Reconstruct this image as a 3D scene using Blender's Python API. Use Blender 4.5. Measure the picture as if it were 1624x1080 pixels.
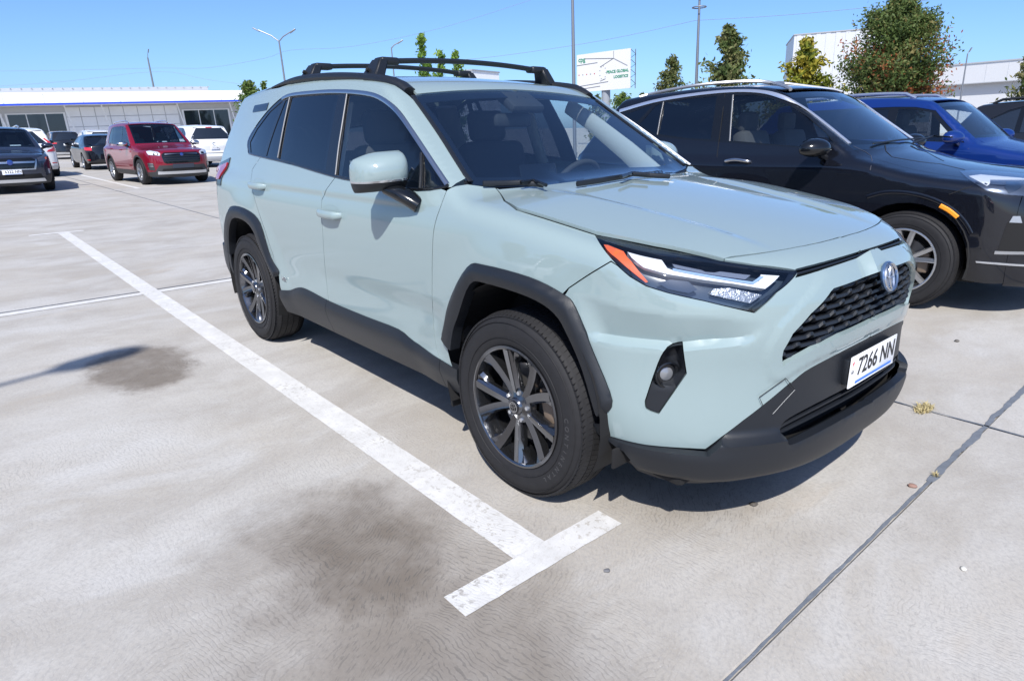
import bpy, bmesh, math, random
import numpy as np
from mathutils import Vector, Matrix
from mathutils.geometry import delaunay_2d_cdt
random.seed(7); RNG = np.random.default_rng(7)
for o in list(bpy.data.objects): bpy.data.objects.remove(o)
SC = bpy.context.scene
COL = SC.collection
# ------------------------------------------------------------------ camera (world: x = the green car's forward, origin under its front axle)
CAM = np.array([1.7079, -2.3674, 1.3563]); CF = 1026.886; PW, PH = 1624.0, 1080.0
yaw, pitch, roll = math.radians(139.4367), math.radians(18.0781), math.radians(-0.9733)
FW = np.array([math.cos(pitch)*math.cos(yaw), math.cos(pitch)*math.sin(yaw), -math.sin(pitch)])
RT = np.cross(FW, [0, 0, 1.0]); RT /= np.linalg.norm(RT)
UP = np.cross(RT, FW)
RT, UP = math.cos(roll)*RT + math.sin(roll)*UP, -math.sin(roll)*RT + math.cos(roll)*UP
cd = bpy.data.cameras.new('camera'); cam = bpy.data.objects.new('camera', cd); COL.objects.link(cam)
M = Matrix.Identity(4)
for i in range(3):
    M[i][0], M[i][1], M[i][2], M[i][3] = RT[i], UP[i], -FW[i], CAM[i]
cam.matrix_world = M
cd.sensor_width = 36; cd.lens = CF/PW*36; cd.clip_start = .05; cd.clip_end = 6000
SC.camera = cam
SC.render.resolution_x, SC.render.resolution_y = 1024, 680
# ------------------------------------------------------------------ sky, sun, exposure
SUN_EL = math.radians(47.8); SUN_AZ = math.atan2(-0.75, 0.66)          # direction towards the sun, from +x towards +y
SD = Vector((math.cos(SUN_EL)*math.cos(SUN_AZ), math.cos(SUN_EL)*math.sin(SUN_AZ), math.sin(SUN_EL)))
wd = bpy.data.worlds.new('World'); SC.world = wd; wd.use_nodes = True
nt = wd.node_tree; nt.nodes.clear()
sky = nt.nodes.new('ShaderNodeTexSky'); sky.sky_type = 'NISHITA'; sky.sun_disc = False
sky.sun_elevation = SUN_EL; sky.sun_rotation = math.atan2(SD.x, SD.y)
sky.altitude = 0; sky.air_density = 0.72; sky.dust_density = 1.1; sky.ozone_density = 10.0
bg = nt.nodes.new('ShaderNodeBackground'); bg.inputs['Strength'].default_value = 0.142
wo = nt.nodes.new('ShaderNodeOutputWorld')
nt.links.new(sky.outputs[0], bg.inputs[0]); nt.links.new(bg.outputs[0], wo.inputs[0])
ld = bpy.data.lights.new('sun', 'SUN'); ld.energy = 4.5; ld.angle = math.radians(.53); ld.color = (1, .96, .895)
sun = bpy.data.objects.new('sun', ld); COL.objects.link(sun)
sun.rotation_euler = (-SD).to_track_quat('-Z', 'Y').to_euler(); sun.location = (0, 0, 20)
SC.view_settings.view_transform = 'Standard'; SC.view_settings.look = 'None'
SC.view_settings.exposure = 0.5; SC.view_settings.gamma = 1
# ------------------------------------------------------------------ materials
MATS = {}
def mat(name, col=(.5, .5, .5), rough=.5, metal=0., coat=0., spec=.5, em=None, ems=0., bump=None, noise=None, alpha=None, coatr=.03):
    """procedural Principled material; noise=(scale, amount) varies the colour, bump=(scale, strength)"""
    if name in MATS: return MATS[name]
    m = bpy.data.materials.new(name); m.use_nodes = True
    t = m.node_tree; b = t.nodes['Principled BSDF']
    b.inputs['Base Color'].default_value = (*col, 1); b.inputs['Roughness'].default_value = rough
    b.inputs['Metallic'].default_value = metal; b.inputs['Coat Weight'].default_value = coat
    b.inputs['Coat Roughness'].default_value = coatr; b.inputs['Specular IOR Level'].default_value = spec
    if em: b.inputs['Emission Color'].default_value = (*em, 1); b.inputs['Emission Strength'].default_value = ems
    tc = None
    if noise or bump:
        tc = t.nodes.new('ShaderNodeTexCoord')
    if noise:
        n = t.nodes.new('ShaderNodeTexNoise'); n.inputs['Scale'].default_value = noise[0]; n.inputs['Detail'].default_value = 5
        r = t.nodes.new('ShaderNodeMix'); r.data_type = 'RGBA'
        a = noise[1]
        r.inputs[6].default_value = (*[c*(1-a) for c in col], 1); r.inputs[7].default_value = (*[min(1, c*(1+a)) for c in col], 1)
        t.links.new(tc.outputs['Object'], n.inputs['Vector']); t.links.new(n.outputs[0], r.inputs[0]); t.links.new(r.outputs[2], b.inputs['Base Color'])
    if bump:
        n2 = t.nodes.new('ShaderNodeTexNoise'); n2.inputs['Scale'].default_value = bump[0]; n2.inputs['Detail'].default_value = 4
        bp = t.nodes.new('ShaderNodeBump'); bp.inputs['Strength'].default_value = bump[1]; bp.inputs['Distance'].default_value = .01
        t.links.new(tc.outputs['Object'], n2.inputs['Vector']); t.links.new(n2.outputs[0], bp.inputs['Height']); t.links.new(bp.outputs[0], b.inputs['Normal'])
    MATS[name] = m; return m
def glass_mat(name, tint=(.5, .6, .65), ior=1.5, refl=1.0):
    """a thin sheet of tinted glass: transparent with a fresnel reflection"""
    if name in MATS: return MATS[name]
    m = bpy.data.materials.new(name); m.use_nodes = True
    t = m.node_tree; t.nodes.clear()
    o = t.nodes.new('ShaderNodeOutputMaterial'); mx = t.nodes.new('ShaderNodeMixShader')
    tr = t.nodes.new('ShaderNodeBsdfTransparent'); tr.inputs[0].default_value = (*tint, 1)
    gl = t.nodes.new('ShaderNodeBsdfGlossy'); gl.inputs['Roughness'].default_value = .01; gl.inputs[0].default_value = (refl, refl, refl, 1)
    fr = t.nodes.new('ShaderNodeFresnel'); ge = t.nodes.new('ShaderNodeNewGeometry'); mi = t.nodes.new('ShaderNodeMix'); mi.inputs[2].default_value = ior; mi.inputs[3].default_value = 1/ior
    t.links.new(ge.outputs['Backfacing'], mi.inputs[0]); t.links.new(mi.outputs[0], fr.inputs[0])        # same reflection from inside and outside
    t.links.new(fr.outputs[0], mx.inputs[0]); t.links.new(tr.outputs[0], mx.inputs[1]); t.links.new(gl.outputs[0], mx.inputs[2]); t.links.new(mx.outputs[0], o.inputs[0])
    MATS[name] = m; return m
def paint(name, col, metal=0., rough=.35, coat=1., ior=1.55):
    """car paint: base coat under a clear coat, a faint film of dust"""
    if name in MATS: return MATS[name]
    m = mat(name, col, rough, metal, coat, .08)
    t = m.node_tree; b = t.nodes['Principled BSDF']
    b.inputs['Coat IOR'].default_value = ior
    tc = t.nodes.new('ShaderNodeTexCoord'); n = t.nodes.new('ShaderNodeTexNoise'); n.inputs['Scale'].default_value = 2.2; n.inputs['Detail'].default_value = 8
    n.inputs['Roughness'].default_value = .7
    mr = t.nodes.new('ShaderNodeMapRange'); mr.inputs[1].default_value = .3; mr.inputs[2].default_value = .75; mr.inputs[3].default_value = .015; mr.inputs[4].default_value = .06
    t.links.new(tc.outputs['Object'], n.inputs['Vector']); t.links.new(n.outputs[0], mr.inputs[0]); t.links.new(mr.outputs[0], b.inputs['Coat Roughness'])
    return m
# ------------------------------------------------------------------ object helpers
def tag(o, label=None, cat=None, group=None, kind=None):
    if label: o['label'] = label
    if cat: o['category'] = cat
    if group: o['group'] = group
    if kind: o['kind'] = kind
    return o
def empty(name, loc=(0, 0, 0), rz=0., parent=None):
    o = bpy.data.objects.new(name, None); COL.objects.link(o); o.location = loc; o.rotation_euler = (0, 0, rz)
    o.empty_display_size = .1
    if parent: o.parent = parent
    return o
def mkobj(name, me, m=None, parent=None, smooth=None):
    o = bpy.data.objects.new(name, me); COL.objects.link(o)
    if m is not None and not me.materials:
        for q in (m if isinstance(m, (list, tuple)) else [m]): me.materials.append(q)
    if parent: o.parent = parent
    if smooth is not None:
        me.polygons.foreach_set('use_smooth', [True]*len(me.polygons))
        if smooth < 179: me.set_sharp_from_angle(angle=math.radians(smooth))
    return o
def pydata(name, v, f, m=None, parent=None, smooth=None):
    me = bpy.data.meshes.new(name); me.from_pydata([tuple(map(float, q)) for q in v], [], [tuple(map(int, q)) for q in f]); me.update()
    return mkobj(name, me, m, parent, smooth)
def bmobj(name, bm, m=None, parent=None, smooth=None, recalc=True):
    if recalc: bmesh.ops.recalc_face_normals(bm, faces=bm.faces)
    me = bpy.data.meshes.new(name); bm.to_mesh(me); bm.free()
    return mkobj(name, me, m, parent, smooth)
def box(bm, c, s, rot=None, bev=0., seg=2):
    """box of size s centred on c"""
    r = bmesh.ops.create_cube(bm, size=1)
    vs = r['verts']
    mt = Matrix.Translation(c) @ (rot.to_4x4() if rot else Matrix.Identity(4)) @ Matrix.Diagonal((*s, 1))
    bmesh.ops.transform(bm, matrix=mt, verts=vs)
    if bev:
        es = list({e for v in vs for e in v.link_edges})
        bmesh.ops.bevel(bm, geom=es, offset=bev, segments=seg, affect='EDGES', profile=.5)
    return bm
def boxobj(name, c, s, m, parent=None, bev=0., rot=None, smooth=35, seg=2):
    bm = bmesh.new(); box(bm, c, s, rot, bev, seg); return bmobj(name, bm, m, parent, smooth)
def tube_geo(path, rad, n=8, caps=True, flat=None):
    """verts, faces of a tube along path; rad: number or list; flat=(sx, sz) squashes the section"""
    path = [Vector(q) for q in path]; N = len(path)
    rad = [rad]*N if not hasattr(rad, '__len__') else rad
    v, f = [], []
    for i, q in enumerate(path):
        d = (path[min(i+1, N-1)] - path[max(i-1, 0)]).normalized()
        up = Vector((0, 0, 1)) if abs(d.z) < .95 else Vector((0, 1, 0))
        a = d.cross(up).normalized(); b = a.cross(d)
        for k in range(n):
            t = 2*math.pi*k/n
            v.append(q + (a*math.cos(t)*(flat[0] if flat else 1) + b*math.sin(t)*(flat[1] if flat else 1))*rad[i])
    for i in range(N-1):
        for k in range(n):
            f.append((i*n+k, i*n+(k+1) % n, (i+1)*n+(k+1) % n, (i+1)*n+k))
    if caps: f.append(tuple(range(n-1, -1, -1))); f.append(tuple((N-1)*n+k for k in range(n)))
    return v, f
def tubeobj(name, path, rad, m, parent=None, n=8, flat=None, smooth=40):
    v, f = tube_geo(path, rad, n, True, flat)
    return pydata(name, v, f, m, parent, smooth)
def lathe_geo(prof, n=32, axis='y'):
    """prof: list of (r, h); spun round axis"""
    v, f = [], []
    for r, h in prof:
        for k in range(n):
            t = 2*math.pi*k/n
            c, s = r*math.cos(t), r*math.sin(t)
            v.append((c, h, s) if axis == 'y' else ((c, s, h) if axis == 'z' else (h, c, s)))
    for i in range(len(prof)-1):
        for k in range(n):
            f.append((i*n+k, (i+1)*n+k, (i+1)*n+(k+1) % n, i*n+(k+1) % n))
    return v, f
def ptree(objs, parent):
    for o in objs: o.parent = parent
def dup_tree(o, parent=None):
    c = o.copy(); COL.objects.link(c); c.parent = parent
    for ch in list(o.children): dup_tree(ch, c)
    return c
class Spl:
    """natural cubic spline through (x, y) points, constant slope outside"""
    def __init__(s, pts):
        p = np.array(sorted(pts), float); s.x, s.y = p[:, 0], p[:, 1]; n = len(p)
        h = np.diff(s.x); d = np.diff(s.y)/h; A = np.eye(n); r = np.zeros(n)
        for i in range(1, n-1):
            A[i, i-1], A[i, i], A[i, i+1] = h[i-1], 2*(h[i-1]+h[i]), h[i]; r[i] = 6*(d[i]-d[i-1])
        s.m = np.linalg.solve(A, r); s.h, s.d = h, d
        g = np.arange(s.x[0]-.6, s.x[-1]+.6, 4e-4); s.g0 = g[0]; s.tab = s.exact(g); s.dt = np.append(np.diff(s.tab), 0); s.nt = len(g)-2
    def __call__(s, t):
        u = (np.asarray(t, float)-s.g0)*2500.; i = np.clip(u.astype(np.int32), 0, s.nt)
        return s.tab[i] + s.dt[i]*(u-i)
    def exact(s, t):
        t = np.asarray(t, float); c = np.clip(t, s.x[0], s.x[-1])
        i = np.clip(np.searchsorted(s.x, c)-1, 0, len(s.h)-1)
        a = c - s.x[i]; h = s.h[i]; m0, m1 = s.m[i], s.m[i+1]
        b = s.d[i] - h*(2*m0+m1)/6
        y = s.y[i] + a*(b + a*(m0/2 + a*(m1-m0)/(6*h)))
        lo = s.d[0] - s.h[0]*s.m[1]/6; hi = s.d[-1] + s.h[-1]*s.m[-2]/6
        return y + np.where(t < s.x[0], (t-s.x[0])*lo, 0) + np.where(t > s.x[-1], (t-s.x[-1])*hi, 0)
def smax(a, b, k):
    h = np.maximum(k - np.abs(a-b), 0)/k
    return np.maximum(a, b) + h*h*k*.25
def smin(a, b, k): return -smax(-a, -b, k)
def sst(e0, e1, x):
    t = np.clip((x-e0)/(e1-e0), 0, 1); return t*t*(3-2*t)
# ------------------------------------------------------------------ implicit car bodies and the panels cut from them
class Body:
    """f(P) < 0 inside.  Lower body (sides, front, rear, hood) united with a greenhouse."""
    def __init__(s, d):
        s.__dict__.update(d)
        for k in ('plan', 'sec', 'hood', 'front', 'rear', 'roof', 'gsec'): setattr(s, k, Spl(getattr(s, k)))
        s.extra = d.get('extra'); s.loc = np.array(d.get('loc', (0, 0, 0)), float); s.prange = d.get('prange', (.8, 6.5))
    def f(s, P):
        x, a, z = P[:, 0], np.abs(P[:, 1]), P[:, 2]
        side = a - (s.plan(x) + s.sec(z) + (s.extra(x, z) if s.extra else 0))
        top = z - (s.hood(x) - s.crown*(a/.75)**2)
        fr = x - (s.front(z) - s.fc*(a/.9)**s.fp)
        re = (s.rear(z) + s.rc*(a/.9)**s.rp) - x
        L = smax(smax(side, top, s.kt), smax(fr*.9, re*.9, .02), s.kf)
        gside = a - (s.gsec(z) - s.gtf*np.maximum(x - s.gx0, 0)**2 - s.gtr*np.maximum(s.gx1 - x, 0)**2)
        gtop = z - (s.roof(x) - s.rcrown*(a/.6)**2)
        (x0, z0), (x1, z1) = s.ws
        nx, nz = (z1-z0), (x0-x1); n = math.hypot(nx, nz); nx /= n; nz /= n
        ws = (x - x0 + s.wsc*a*a)*nx + (z - z0)*nz
        (x0, z0), (x1, z1) = s.bl
        nx, nz = -(z1-z0), (x1-x0); n = math.hypot(nx, nz); nx /= n; nz /= n
        bl = (x - x0 - s.blc*a*a)*nx + (z - z0)*nz
        G = smax(smax(gside*.9, gtop, s.kg), smax(ws, bl, .02), s.kw)
        G = smax(G, s.gz - z, .02)
        return smin(L, G, .03)
    def normal(s, P, e=3e-3):
        g = np.stack([s.f(P+d)-s.f(P-d) for d in np.eye(3)*e], -1)
        return g/np.maximum(np.linalg.norm(g, axis=1, keepdims=True), 1e-9)
    def cast(s, o, d, t0=0., t1=4., n=120, off=0.):
        """first entry of rays o + t d into f < off, from t0 to t1"""
        o = np.atleast_2d(o); d = np.atleast_2d(d)
        ts = np.linspace(t0, t1, n); N = len(o)
        lo = np.full(N, np.nan); hi = np.full(N, np.nan); bt = np.full(N, t0); ch = max(1, 250000//n)
        for i in range(0, N, ch):
            oo, dd = o[i:i+ch], d[i:i+ch]; k = len(oo)
            F = (s.f((oo[:, None]+dd[:, None]*ts[None, :, None]).reshape(-1, 3))-off).reshape(k, n)
            hit = (F[:, :-1] > 0) & (F[:, 1:] <= 0); j = np.argmax(hit, 1); has = hit.any(1)
            lo[i:i+ch] = np.where(has, ts[j], np.nan); hi[i:i+ch] = np.where(has, ts[j+1], np.nan); bt[i:i+ch] = ts[np.argmin(np.abs(F), 1)]
        ok = ~np.isnan(lo); lo = np.where(ok, lo, bt); hi = np.where(ok, hi, bt)
        for _ in range(15):
            md = (lo+hi)/2; g = s.f(o+d*md[:, None])-off > 0
            lo = np.where(g & ok, md, lo); hi = np.where(~g & ok, md, hi)
        return o + d*((lo+hi)/2)[:, None], ok
    def pix(s, uv, off=0.):
        """photo pixels -> points of the body surface"""
        uv = np.array(uv, float)
        d = FW*CF + RT*(uv[:, :1]-PW/2) + UP*(PH/2-uv[:, 1:]); d /= np.linalg.norm(d, axis=1, keepdims=True)
        return s.cast(np.repeat((CAM-s.loc)[None], len(uv), 0), d, *s.prange, 700, off)[0]
# maps: 2-D panel coordinates <-> body, each by rays towards the surface
class MapY:                      # (x, z), rays across the car from side sg
    def __init__(s, sg=-1): s.sg = sg
    def to2(s, P): return np.stack([P[:, 0], P[:, 2]], -1)
    def rays(s, q): return np.stack([q[:, 0], np.full(len(q), 1.6*s.sg), q[:, 1]], -1), np.tile([0, -s.sg, 0.], (len(q), 1)), 0., 1.6
class MapX:                      # (angle*R, z) round a vertical axis at x = xc
    def __init__(s, xc=0., R=.9): s.xc, s.R = xc, R
    def to2(s, P): return np.stack([np.arctan2(P[:, 1], P[:, 0]-s.xc)*s.R, P[:, 2]], -1)
    def rays(s, q):
        t = q[:, 0]/s.R; d = np.stack([-np.cos(t), -np.sin(t), 0*t], -1)
        return np.stack([s.xc+1.6*np.cos(t), 1.6*np.sin(t), q[:, 1]], -1), d, 0., 1.5
class MapS:                      # (x, angle*R) round the car's long axis at height zc
    def __init__(s, zc=.9, R=.75): s.zc, s.R = zc, R
    def to2(s, P): return np.stack([P[:, 0], np.arctan2(P[:, 1], P[:, 2]-s.zc)*s.R], -1)
    def rays(s, q):
        t = q[:, 1]/s.R; d = np.stack([0*t, -np.sin(t), -np.cos(t)], -1)
        return np.stack([q[:, 0], 1.5*np.sin(t), s.zc+1.5*np.cos(t)], -1), d, 0., 1.48
def inpoly(q, poly):
    x, y = q[:, 0], q[:, 1]; c = np.zeros(len(q), bool); n = len(poly)
    for i in range(n):
        x1, y1 = poly[i]; x2, y2 = poly[(i+1) % n]
        if y1 == y2: continue
        m = ((y1 > y) != (y2 > y)) & (x < (x2-x1)*(y-y1)/(y2-y1)+x1); c ^= m
    return c
def pdist(q, poly, closed=True):
    d = np.full(len(q), 1e9); n = len(poly)
    for i in range(n if closed else n-1):
        a = np.array(poly[i]); b = np.array(poly[(i+1) % n]); ab = b-a; L = ab@ab
        if L < 1e-14: continue
        t = np.clip(((q-a)@ab)/L, 0, 1); d = np.minimum(d, np.linalg.norm(q-a-t[:, None]*ab, axis=1))
    return d
def densify(poly, h, closed=True):
    out = []; n = len(poly)
    for i in range(n if closed else n-1):
        a, b = np.array(poly[i]), np.array(poly[(i+1) % n]); k = max(1, int(np.ceil(np.linalg.norm(b-a)/h)))
        out += [a+(b-a)*j/k for j in range(k)]
    if not closed: out.append(np.array(poly[-1]))
    return np.array(out)
def smooth_poly(P, sharp=(), n=6, closed=True):
    """Catmull-Rom through the points; indices in sharp stay corners"""
    P = [np.array(p, float) for p in P]; N = len(P); out = []
    for i in range(N if closed else N-1):
        p1, p2 = P[i], P[(i+1) % N]
        p0 = P[(i-1) % N] if (closed or i > 0) else p1; p3 = P[(i+2) % N] if (closed or i+2 < N) else p2
        if i in sharp: p0 = p1
        if (i+1) % N in sharp: p3 = p2
        for k in range(n):
            t = k/n
            out.append(.5*(2*p1 + (p2-p0)*t + (2*p0-5*p1+4*p2-p3)*t*t + (3*p1-p0-3*p2+p3)*t**3))
    if not closed: out.append(P[-1])
    return np.array(out)
def inset(poly, d):
    """move a closed polygon inwards by d"""
    P = np.array(poly); n = len(P)
    ar = .5*np.sum(P[:, 0]*np.roll(P[:, 1], -1)-np.roll(P[:, 0], -1)*P[:, 1]); sg = 1 if ar > 0 else -1
    e = np.roll(P, -1, 0)-P; e /= np.maximum(np.linalg.norm(e, axis=1, keepdims=True), 1e-9)
    nr = np.stack([-e[:, 1], e[:, 0]], -1)*sg; m = nr+np.roll(nr, 1, 0)
    m /= np.maximum(np.linalg.norm(m, axis=1, keepdims=True), .35); c = np.maximum(np.sum(m*nr, 1, keepdims=True), .4)
    return P + m*d/c
def panel(name, B, mp, outer, m, parent, holes=(), h=.025, off=0., thick=.012, disp=None, lines=(), gap=.0022, smooth=None, flip=False, ret=False):
    """a sheet of the body B: outline(s) in map coordinates, lifted on to the surface, with a folded-in rim"""
    outer = inset(outer, gap) if gap else np.array(outer)
    holes = [inset(q, -gap) if gap else np.array(q) for q in holes]
    loops = [densify(outer, h)] + [densify(q, h) for q in holes]
    lns = [densify(q, h, cl) for q, cl in lines]
    lo, hi = outer.min(0), outer.max(0)
    gx, gy = np.meshgrid(np.arange(lo[0]+h/2, hi[0], h), np.arange(lo[1]+h/2, hi[1], h*.9))
    gx[::2] += h*.5
    g = np.stack([gx.ravel(), gy.ravel()], -1)
    k = inpoly(g, outer)
    for q in holes: k &= ~inpoly(g, q)
    g = g[k]
    if len(g):
        dd = pdist(g, outer)
        for q in holes: dd = np.minimum(dd, pdist(g, q))
        for (q, cl) in lines: dd = np.minimum(dd, pdist(g, q, cl))
        g = g[dd > h*.45]
    pts, edges, n0 = [], [], 0
    for L in loops:
        pts.append(L); n = len(L); edges += [(n0+i, n0+(i+1) % n) for i in range(n)]; n0 += n
    for L, (q, cl) in zip(lns, lines):
        pts.append(L); n = len(L); edges += [(n0+i, n0+(i+1) % n) for i in range(n if cl else n-1)]; n0 += n
    pts.append(g)
    V = np.concatenate(pts)
    r = delaunay_2d_cdt([Vector(q) for q in V.tolist()], edges, [], 0, 1e-6)
    q2 = np.array([tuple(v) for v in r[0]]); F = np.array([list(t) for t in r[2] if len(t) == 3])
    cen = q2[F].mean(1); k = inpoly(cen, outer)
    for q in holes: k &= ~inpoly(cen, q)
    F = F[k]
    us = np.unique(F); rm = np.full(len(q2), -1); rm[us] = np.arange(len(us)); q2 = q2[us]; F = rm[F]
    o, d, t0, t1 = mp.rays(q2)
    P, ok = B.cast(o, d, t0, t1, 34, 0.)
    N = B.normal(P)
    dv = off + (disp(q2, P) if disp is not None else 0.)
    P = P + N*(np.reshape(dv, (-1, 1)) if np.ndim(dv) else dv)
    # orientation
    t = F[0]; fn = np.cross(P[F[:, 1]]-P[F[:, 0]], P[F[:, 2]]-P[F[:, 0]])
    if np.sum(fn*N[F[:, 0]]) < 0: F = F[:, ::-1]
    # boundary edges -> rim
    e = np.concatenate([F[:, [0, 1]], F[:, [1, 2]], F[:, [2, 0]]]); key = np.sort(e, 1)
    _, idx, cnt = np.unique(key, axis=0, return_index=True, return_counts=True)
    be = e[idx[cnt == 1]]
    nv = len(P)
    verts, faces = P, [tuple(t) for t in F]
    Nn = N
    if thick:
        bs = np.unique(be); mp_ = np.full(nv, -1); mp_[bs] = np.arange(len(bs)); nb = len(bs)
        top, bot = P[bs], P[bs]-N[bs]*thick
        verts = np.concatenate([P, top, bot])
        for a, b in be: faces.append((nv+mp_[b], nv+mp_[a], nv+nb+mp_[a], nv+nb+mp_[b]))
    me = bpy.data.meshes.new(name); me.from_pydata(verts.tolist(), [], [tuple(int(i) for i in t) for t in faces]); me.update()
    ob = mkobj(name, me, m, parent, smooth if smooth else 180)
    if smooth is None:
        nn = np.zeros((len(verts), 3)); nn[:nv] = N
        if thick:
            c = P[bs].mean(0); rimn = np.zeros((nb, 3))
            for a, b in be:
                w = np.cross(P[b]-P[a], N[a]); rimn[mp_[a]] += w; rimn[mp_[b]] += w
            rimn /= np.maximum(np.linalg.norm(rimn, axis=1, keepdims=True), 1e-9); nn[nv:nv+nb] = rimn; nn[nv+nb:] = rimn
        me.normals_split_custom_set_from_vertices(nn.tolist()); NRM[me.name] = nn
    return ob
NRM = {}
def mirror_obj(o, parent, name=None):
    """mesh mirrored to the other side of the car (y -> -y)"""
    src = o.data; n = len(src.vertices); v = np.empty(n*3); src.vertices.foreach_get('co', v); v = v.reshape(-1, 3)*[1, -1, 1]
    me = bpy.data.meshes.new(src.name); me.from_pydata(v.tolist(), [], [tuple(reversed(p.vertices[:])) for p in src.polygons]); me.update()
    for q in src.materials: me.materials.append(q)
    mi = np.empty(len(src.polygons), 'i'); src.polygons.foreach_get('material_index', mi); me.polygons.foreach_set('material_index', mi)
    sm = np.empty(len(src.polygons), bool); src.polygons.foreach_get('use_smooth', sm); me.polygons.foreach_set('use_smooth', sm)
    if src.name in NRM: me.normals_split_custom_set_from_vertices((NRM[src.name]*[1, -1, 1]).tolist())
    elif sm.any(): me.set_sharp_from_angle(angle=math.radians(38))
    c = bpy.data.objects.new(name or o.name.split('.')[0], me); COL.objects.link(c); c.parent = parent
    for ch in o.children: mirror_obj(ch, c)
    return c
def ribbon(B, path3, w, thick, m, name, parent, n=4, side=None, lift=0.):
    """a raised strip (trim, gasket) that follows a 3-D path on body B: width w along the surface, thickness along the normal"""
    P = np.array(path3); N = B.normal(P); T = np.gradient(P, axis=0); T /= np.linalg.norm(T, axis=1, keepdims=True)
    S = np.cross(N, T); S /= np.linalg.norm(S, axis=1, keepdims=True)
    v, f = [], []
    sec = [(-.5, -.3), (-.5, .6), (-.3, 1), (.3, 1), (.5, .6), (.5, -.3)]; k = len(sec)
    for i in range(len(P)):
        for a, b in sec: v.append(P[i]+S[i]*a*w+N[i]*(b*thick+lift))
    for i in range(len(P)-1):
        for j in range(k): f.append((i*k+j, i*k+(j+1) % k, (i+1)*k+(j+1) % k, (i+1)*k+j))
    f.append(tuple(range(k))); f.append(tuple((len(P)-1)*k+j for j in range(k-1, -1, -1)))
    o = pydata(name, v, f, m, parent, 40)
    bm = bmesh.new(); bm.from_mesh(o.data); bmesh.ops.recalc_face_normals(bm, faces=bm.faces); bm.to_mesh(o.data); bm.free()
    return o
# ================================================================== the green SUV
def zA(*q): return [(330+.27778*x, 80+.27778*y) for x, y in q]        # readings from enlarged crops of the photograph -> photo pixels
def zC(*q): return [(330+.27778*x, 300+.27778*y) for x, y in q]
def zD(*q): return [(680+.37037*x, 400+.37037*y) for x, y in q]
def zE(*q): return [(900+.41667*x, 330+.41667*y) for x, y in q]
def zF(*q): return [(1230+.25918*x, 350+.25918*y) for x, y in q]
def zG(*q): return [(930+.21552*x, 350+.21552*y) for x, y in q]
def rav_extra(x, z):
    e = 0
    for xa in (0., -2.69):
        r = np.hypot((x-xa)*.95, z-.36)
        e = e + .016*sst(.66, .47, r)
    # the wedge pressed into the door skins: a crease that falls towards the front
    lo = .64 - .26*sst(-1.85, -.45, x)          # lower edge of the wedge
    t = np.clip((x+1.9)/1.4, 0, 1)
    e = e - .013*t*sst(-1.95, -1.7, x)*sst(-.36, -.5, x)*sst(.70, .60, z)*sst(.40, .47, z)
    return e
RAV = Body(dict(
    plan=[(-3.75, .70), (-3.5, .82), (-3.2, .877), (-2.69, .900), (-2, .906), (-1.2, .908), (-.4, .905), (0, .897), (.3, .876), (.55, .835), (.75, .76), (.95, .62)],
    sec=[(.15, -.13), (.28, -.062), (.345, -.035), (.42, -.012), (.5, -.006), (.6, -.008), (.70, -.004), (.80, 0), (.90, 0), (.96, -.003), (1.02, -.012), (1.08, -.025), (1.14, -.042), (1.2, -.066)],
    hood=[(-4, 1.17), (-1.2, 1.165), (-.6, 1.165), (-.35, 1.15), (0, 1.112), (.3, 1.066), (.5, 1.03), (.65, .997), (.75, .970), (.82, .945), (.9, .90), (1., .82)], crown=.045,
    front=[(.10, .66), (.2, .79), (.28, .858), (.36, .885), (.45, .888), (.55, .884), (.65, .886), (.72, .892), (.80, .888), (.87, .875), (.93, .85), (1.0, .81)], fc=.43, fp=3.3,
    rear=[(.2, -3.45), (.35, -3.60), (.5, -3.66), (.7, -3.665), (.85, -3.64), (1.0, -3.60), (1.2, -3.56)], rc=.28, rp=3.2,
    gsec=[(1.0, .91), (1.13, .868), (1.25, .826), (1.4, .767), (1.5, .722), (1.6, .672), (1.66, .634), (1.75, .57)], gtf=.035, gx0=-1.2, gtr=.045, gx1=-2.0,
    roof=[(-3.6, 1.57), (-3.3, 1.612), (-2.9, 1.648), (-2.4, 1.670), (-2.1, 1.670), (-1.8, 1.661), (-1.5, 1.640), (-1.2, 1.605), (-1.0, 1.565), (-.8, 1.51)], rcrown=.022,
    ws=((-.262, 1.10), (-1.0, 1.548)), wsc=.17, bl=((-3.56, 1.12), (-3.30, 1.56)), blc=.15,
    gz=1.07, kt=.07, kf=.09, kg=.03, kw=.035, extra=rav_extra))
B = RAV
M_PAINT = paint('sage_car_paint', (.236, .305, .312), 0., .4, 1., 1.7)
M_BLK = mat('black_textured_plastic', (.008, .010, .014), .46, spec=.5, bump=(420, .12))
M_GLOSSBLK = mat('gloss_black_trim', (.006, .007, .009), .15, spec=.4, coat=.3)
M_DARK = mat('black_liner', (.006, .006, .007), .9)
M_CHROME = mat('chrome_trim', (.55, .56, .58), .3, 1.)
M_SATIN = mat('satin_silver_trim', (.20, .205, .215), .5, .6)
M_GREYMET = mat('dark_chrome_alloy', (.16, .165, .18), .17, .95, .2)
M_GLASS = glass_mat('windscreen_glass', (.74, .83, .88), 2.35)
M_SGLASS = glass_mat('side_window_glass', (.88, .93, .93), 1.7)
M_PGLASS = glass_mat('privacy_glass', (.06, .07, .09), 1.85)
M_LENS = glass_mat('headlamp_lens', (.93, .95, .97), 1.65)
M_RUB = mat('tyre_rubber', (.016, .016, .018), .7, spec=.3, noise=(30, .25))
M_WHITE = mat('white_lens_strip', (.66, .67, .69), .25)
M_ORANGE = mat('amber_reflector', (.75, .12, .03), .2, coat=.5)
M_SILV = mat('silver_reflector', (.6, .62, .66), .15, .8)
M_INT = mat('charcoal_seat_cloth', (.04, .042, .046), .85)
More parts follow.
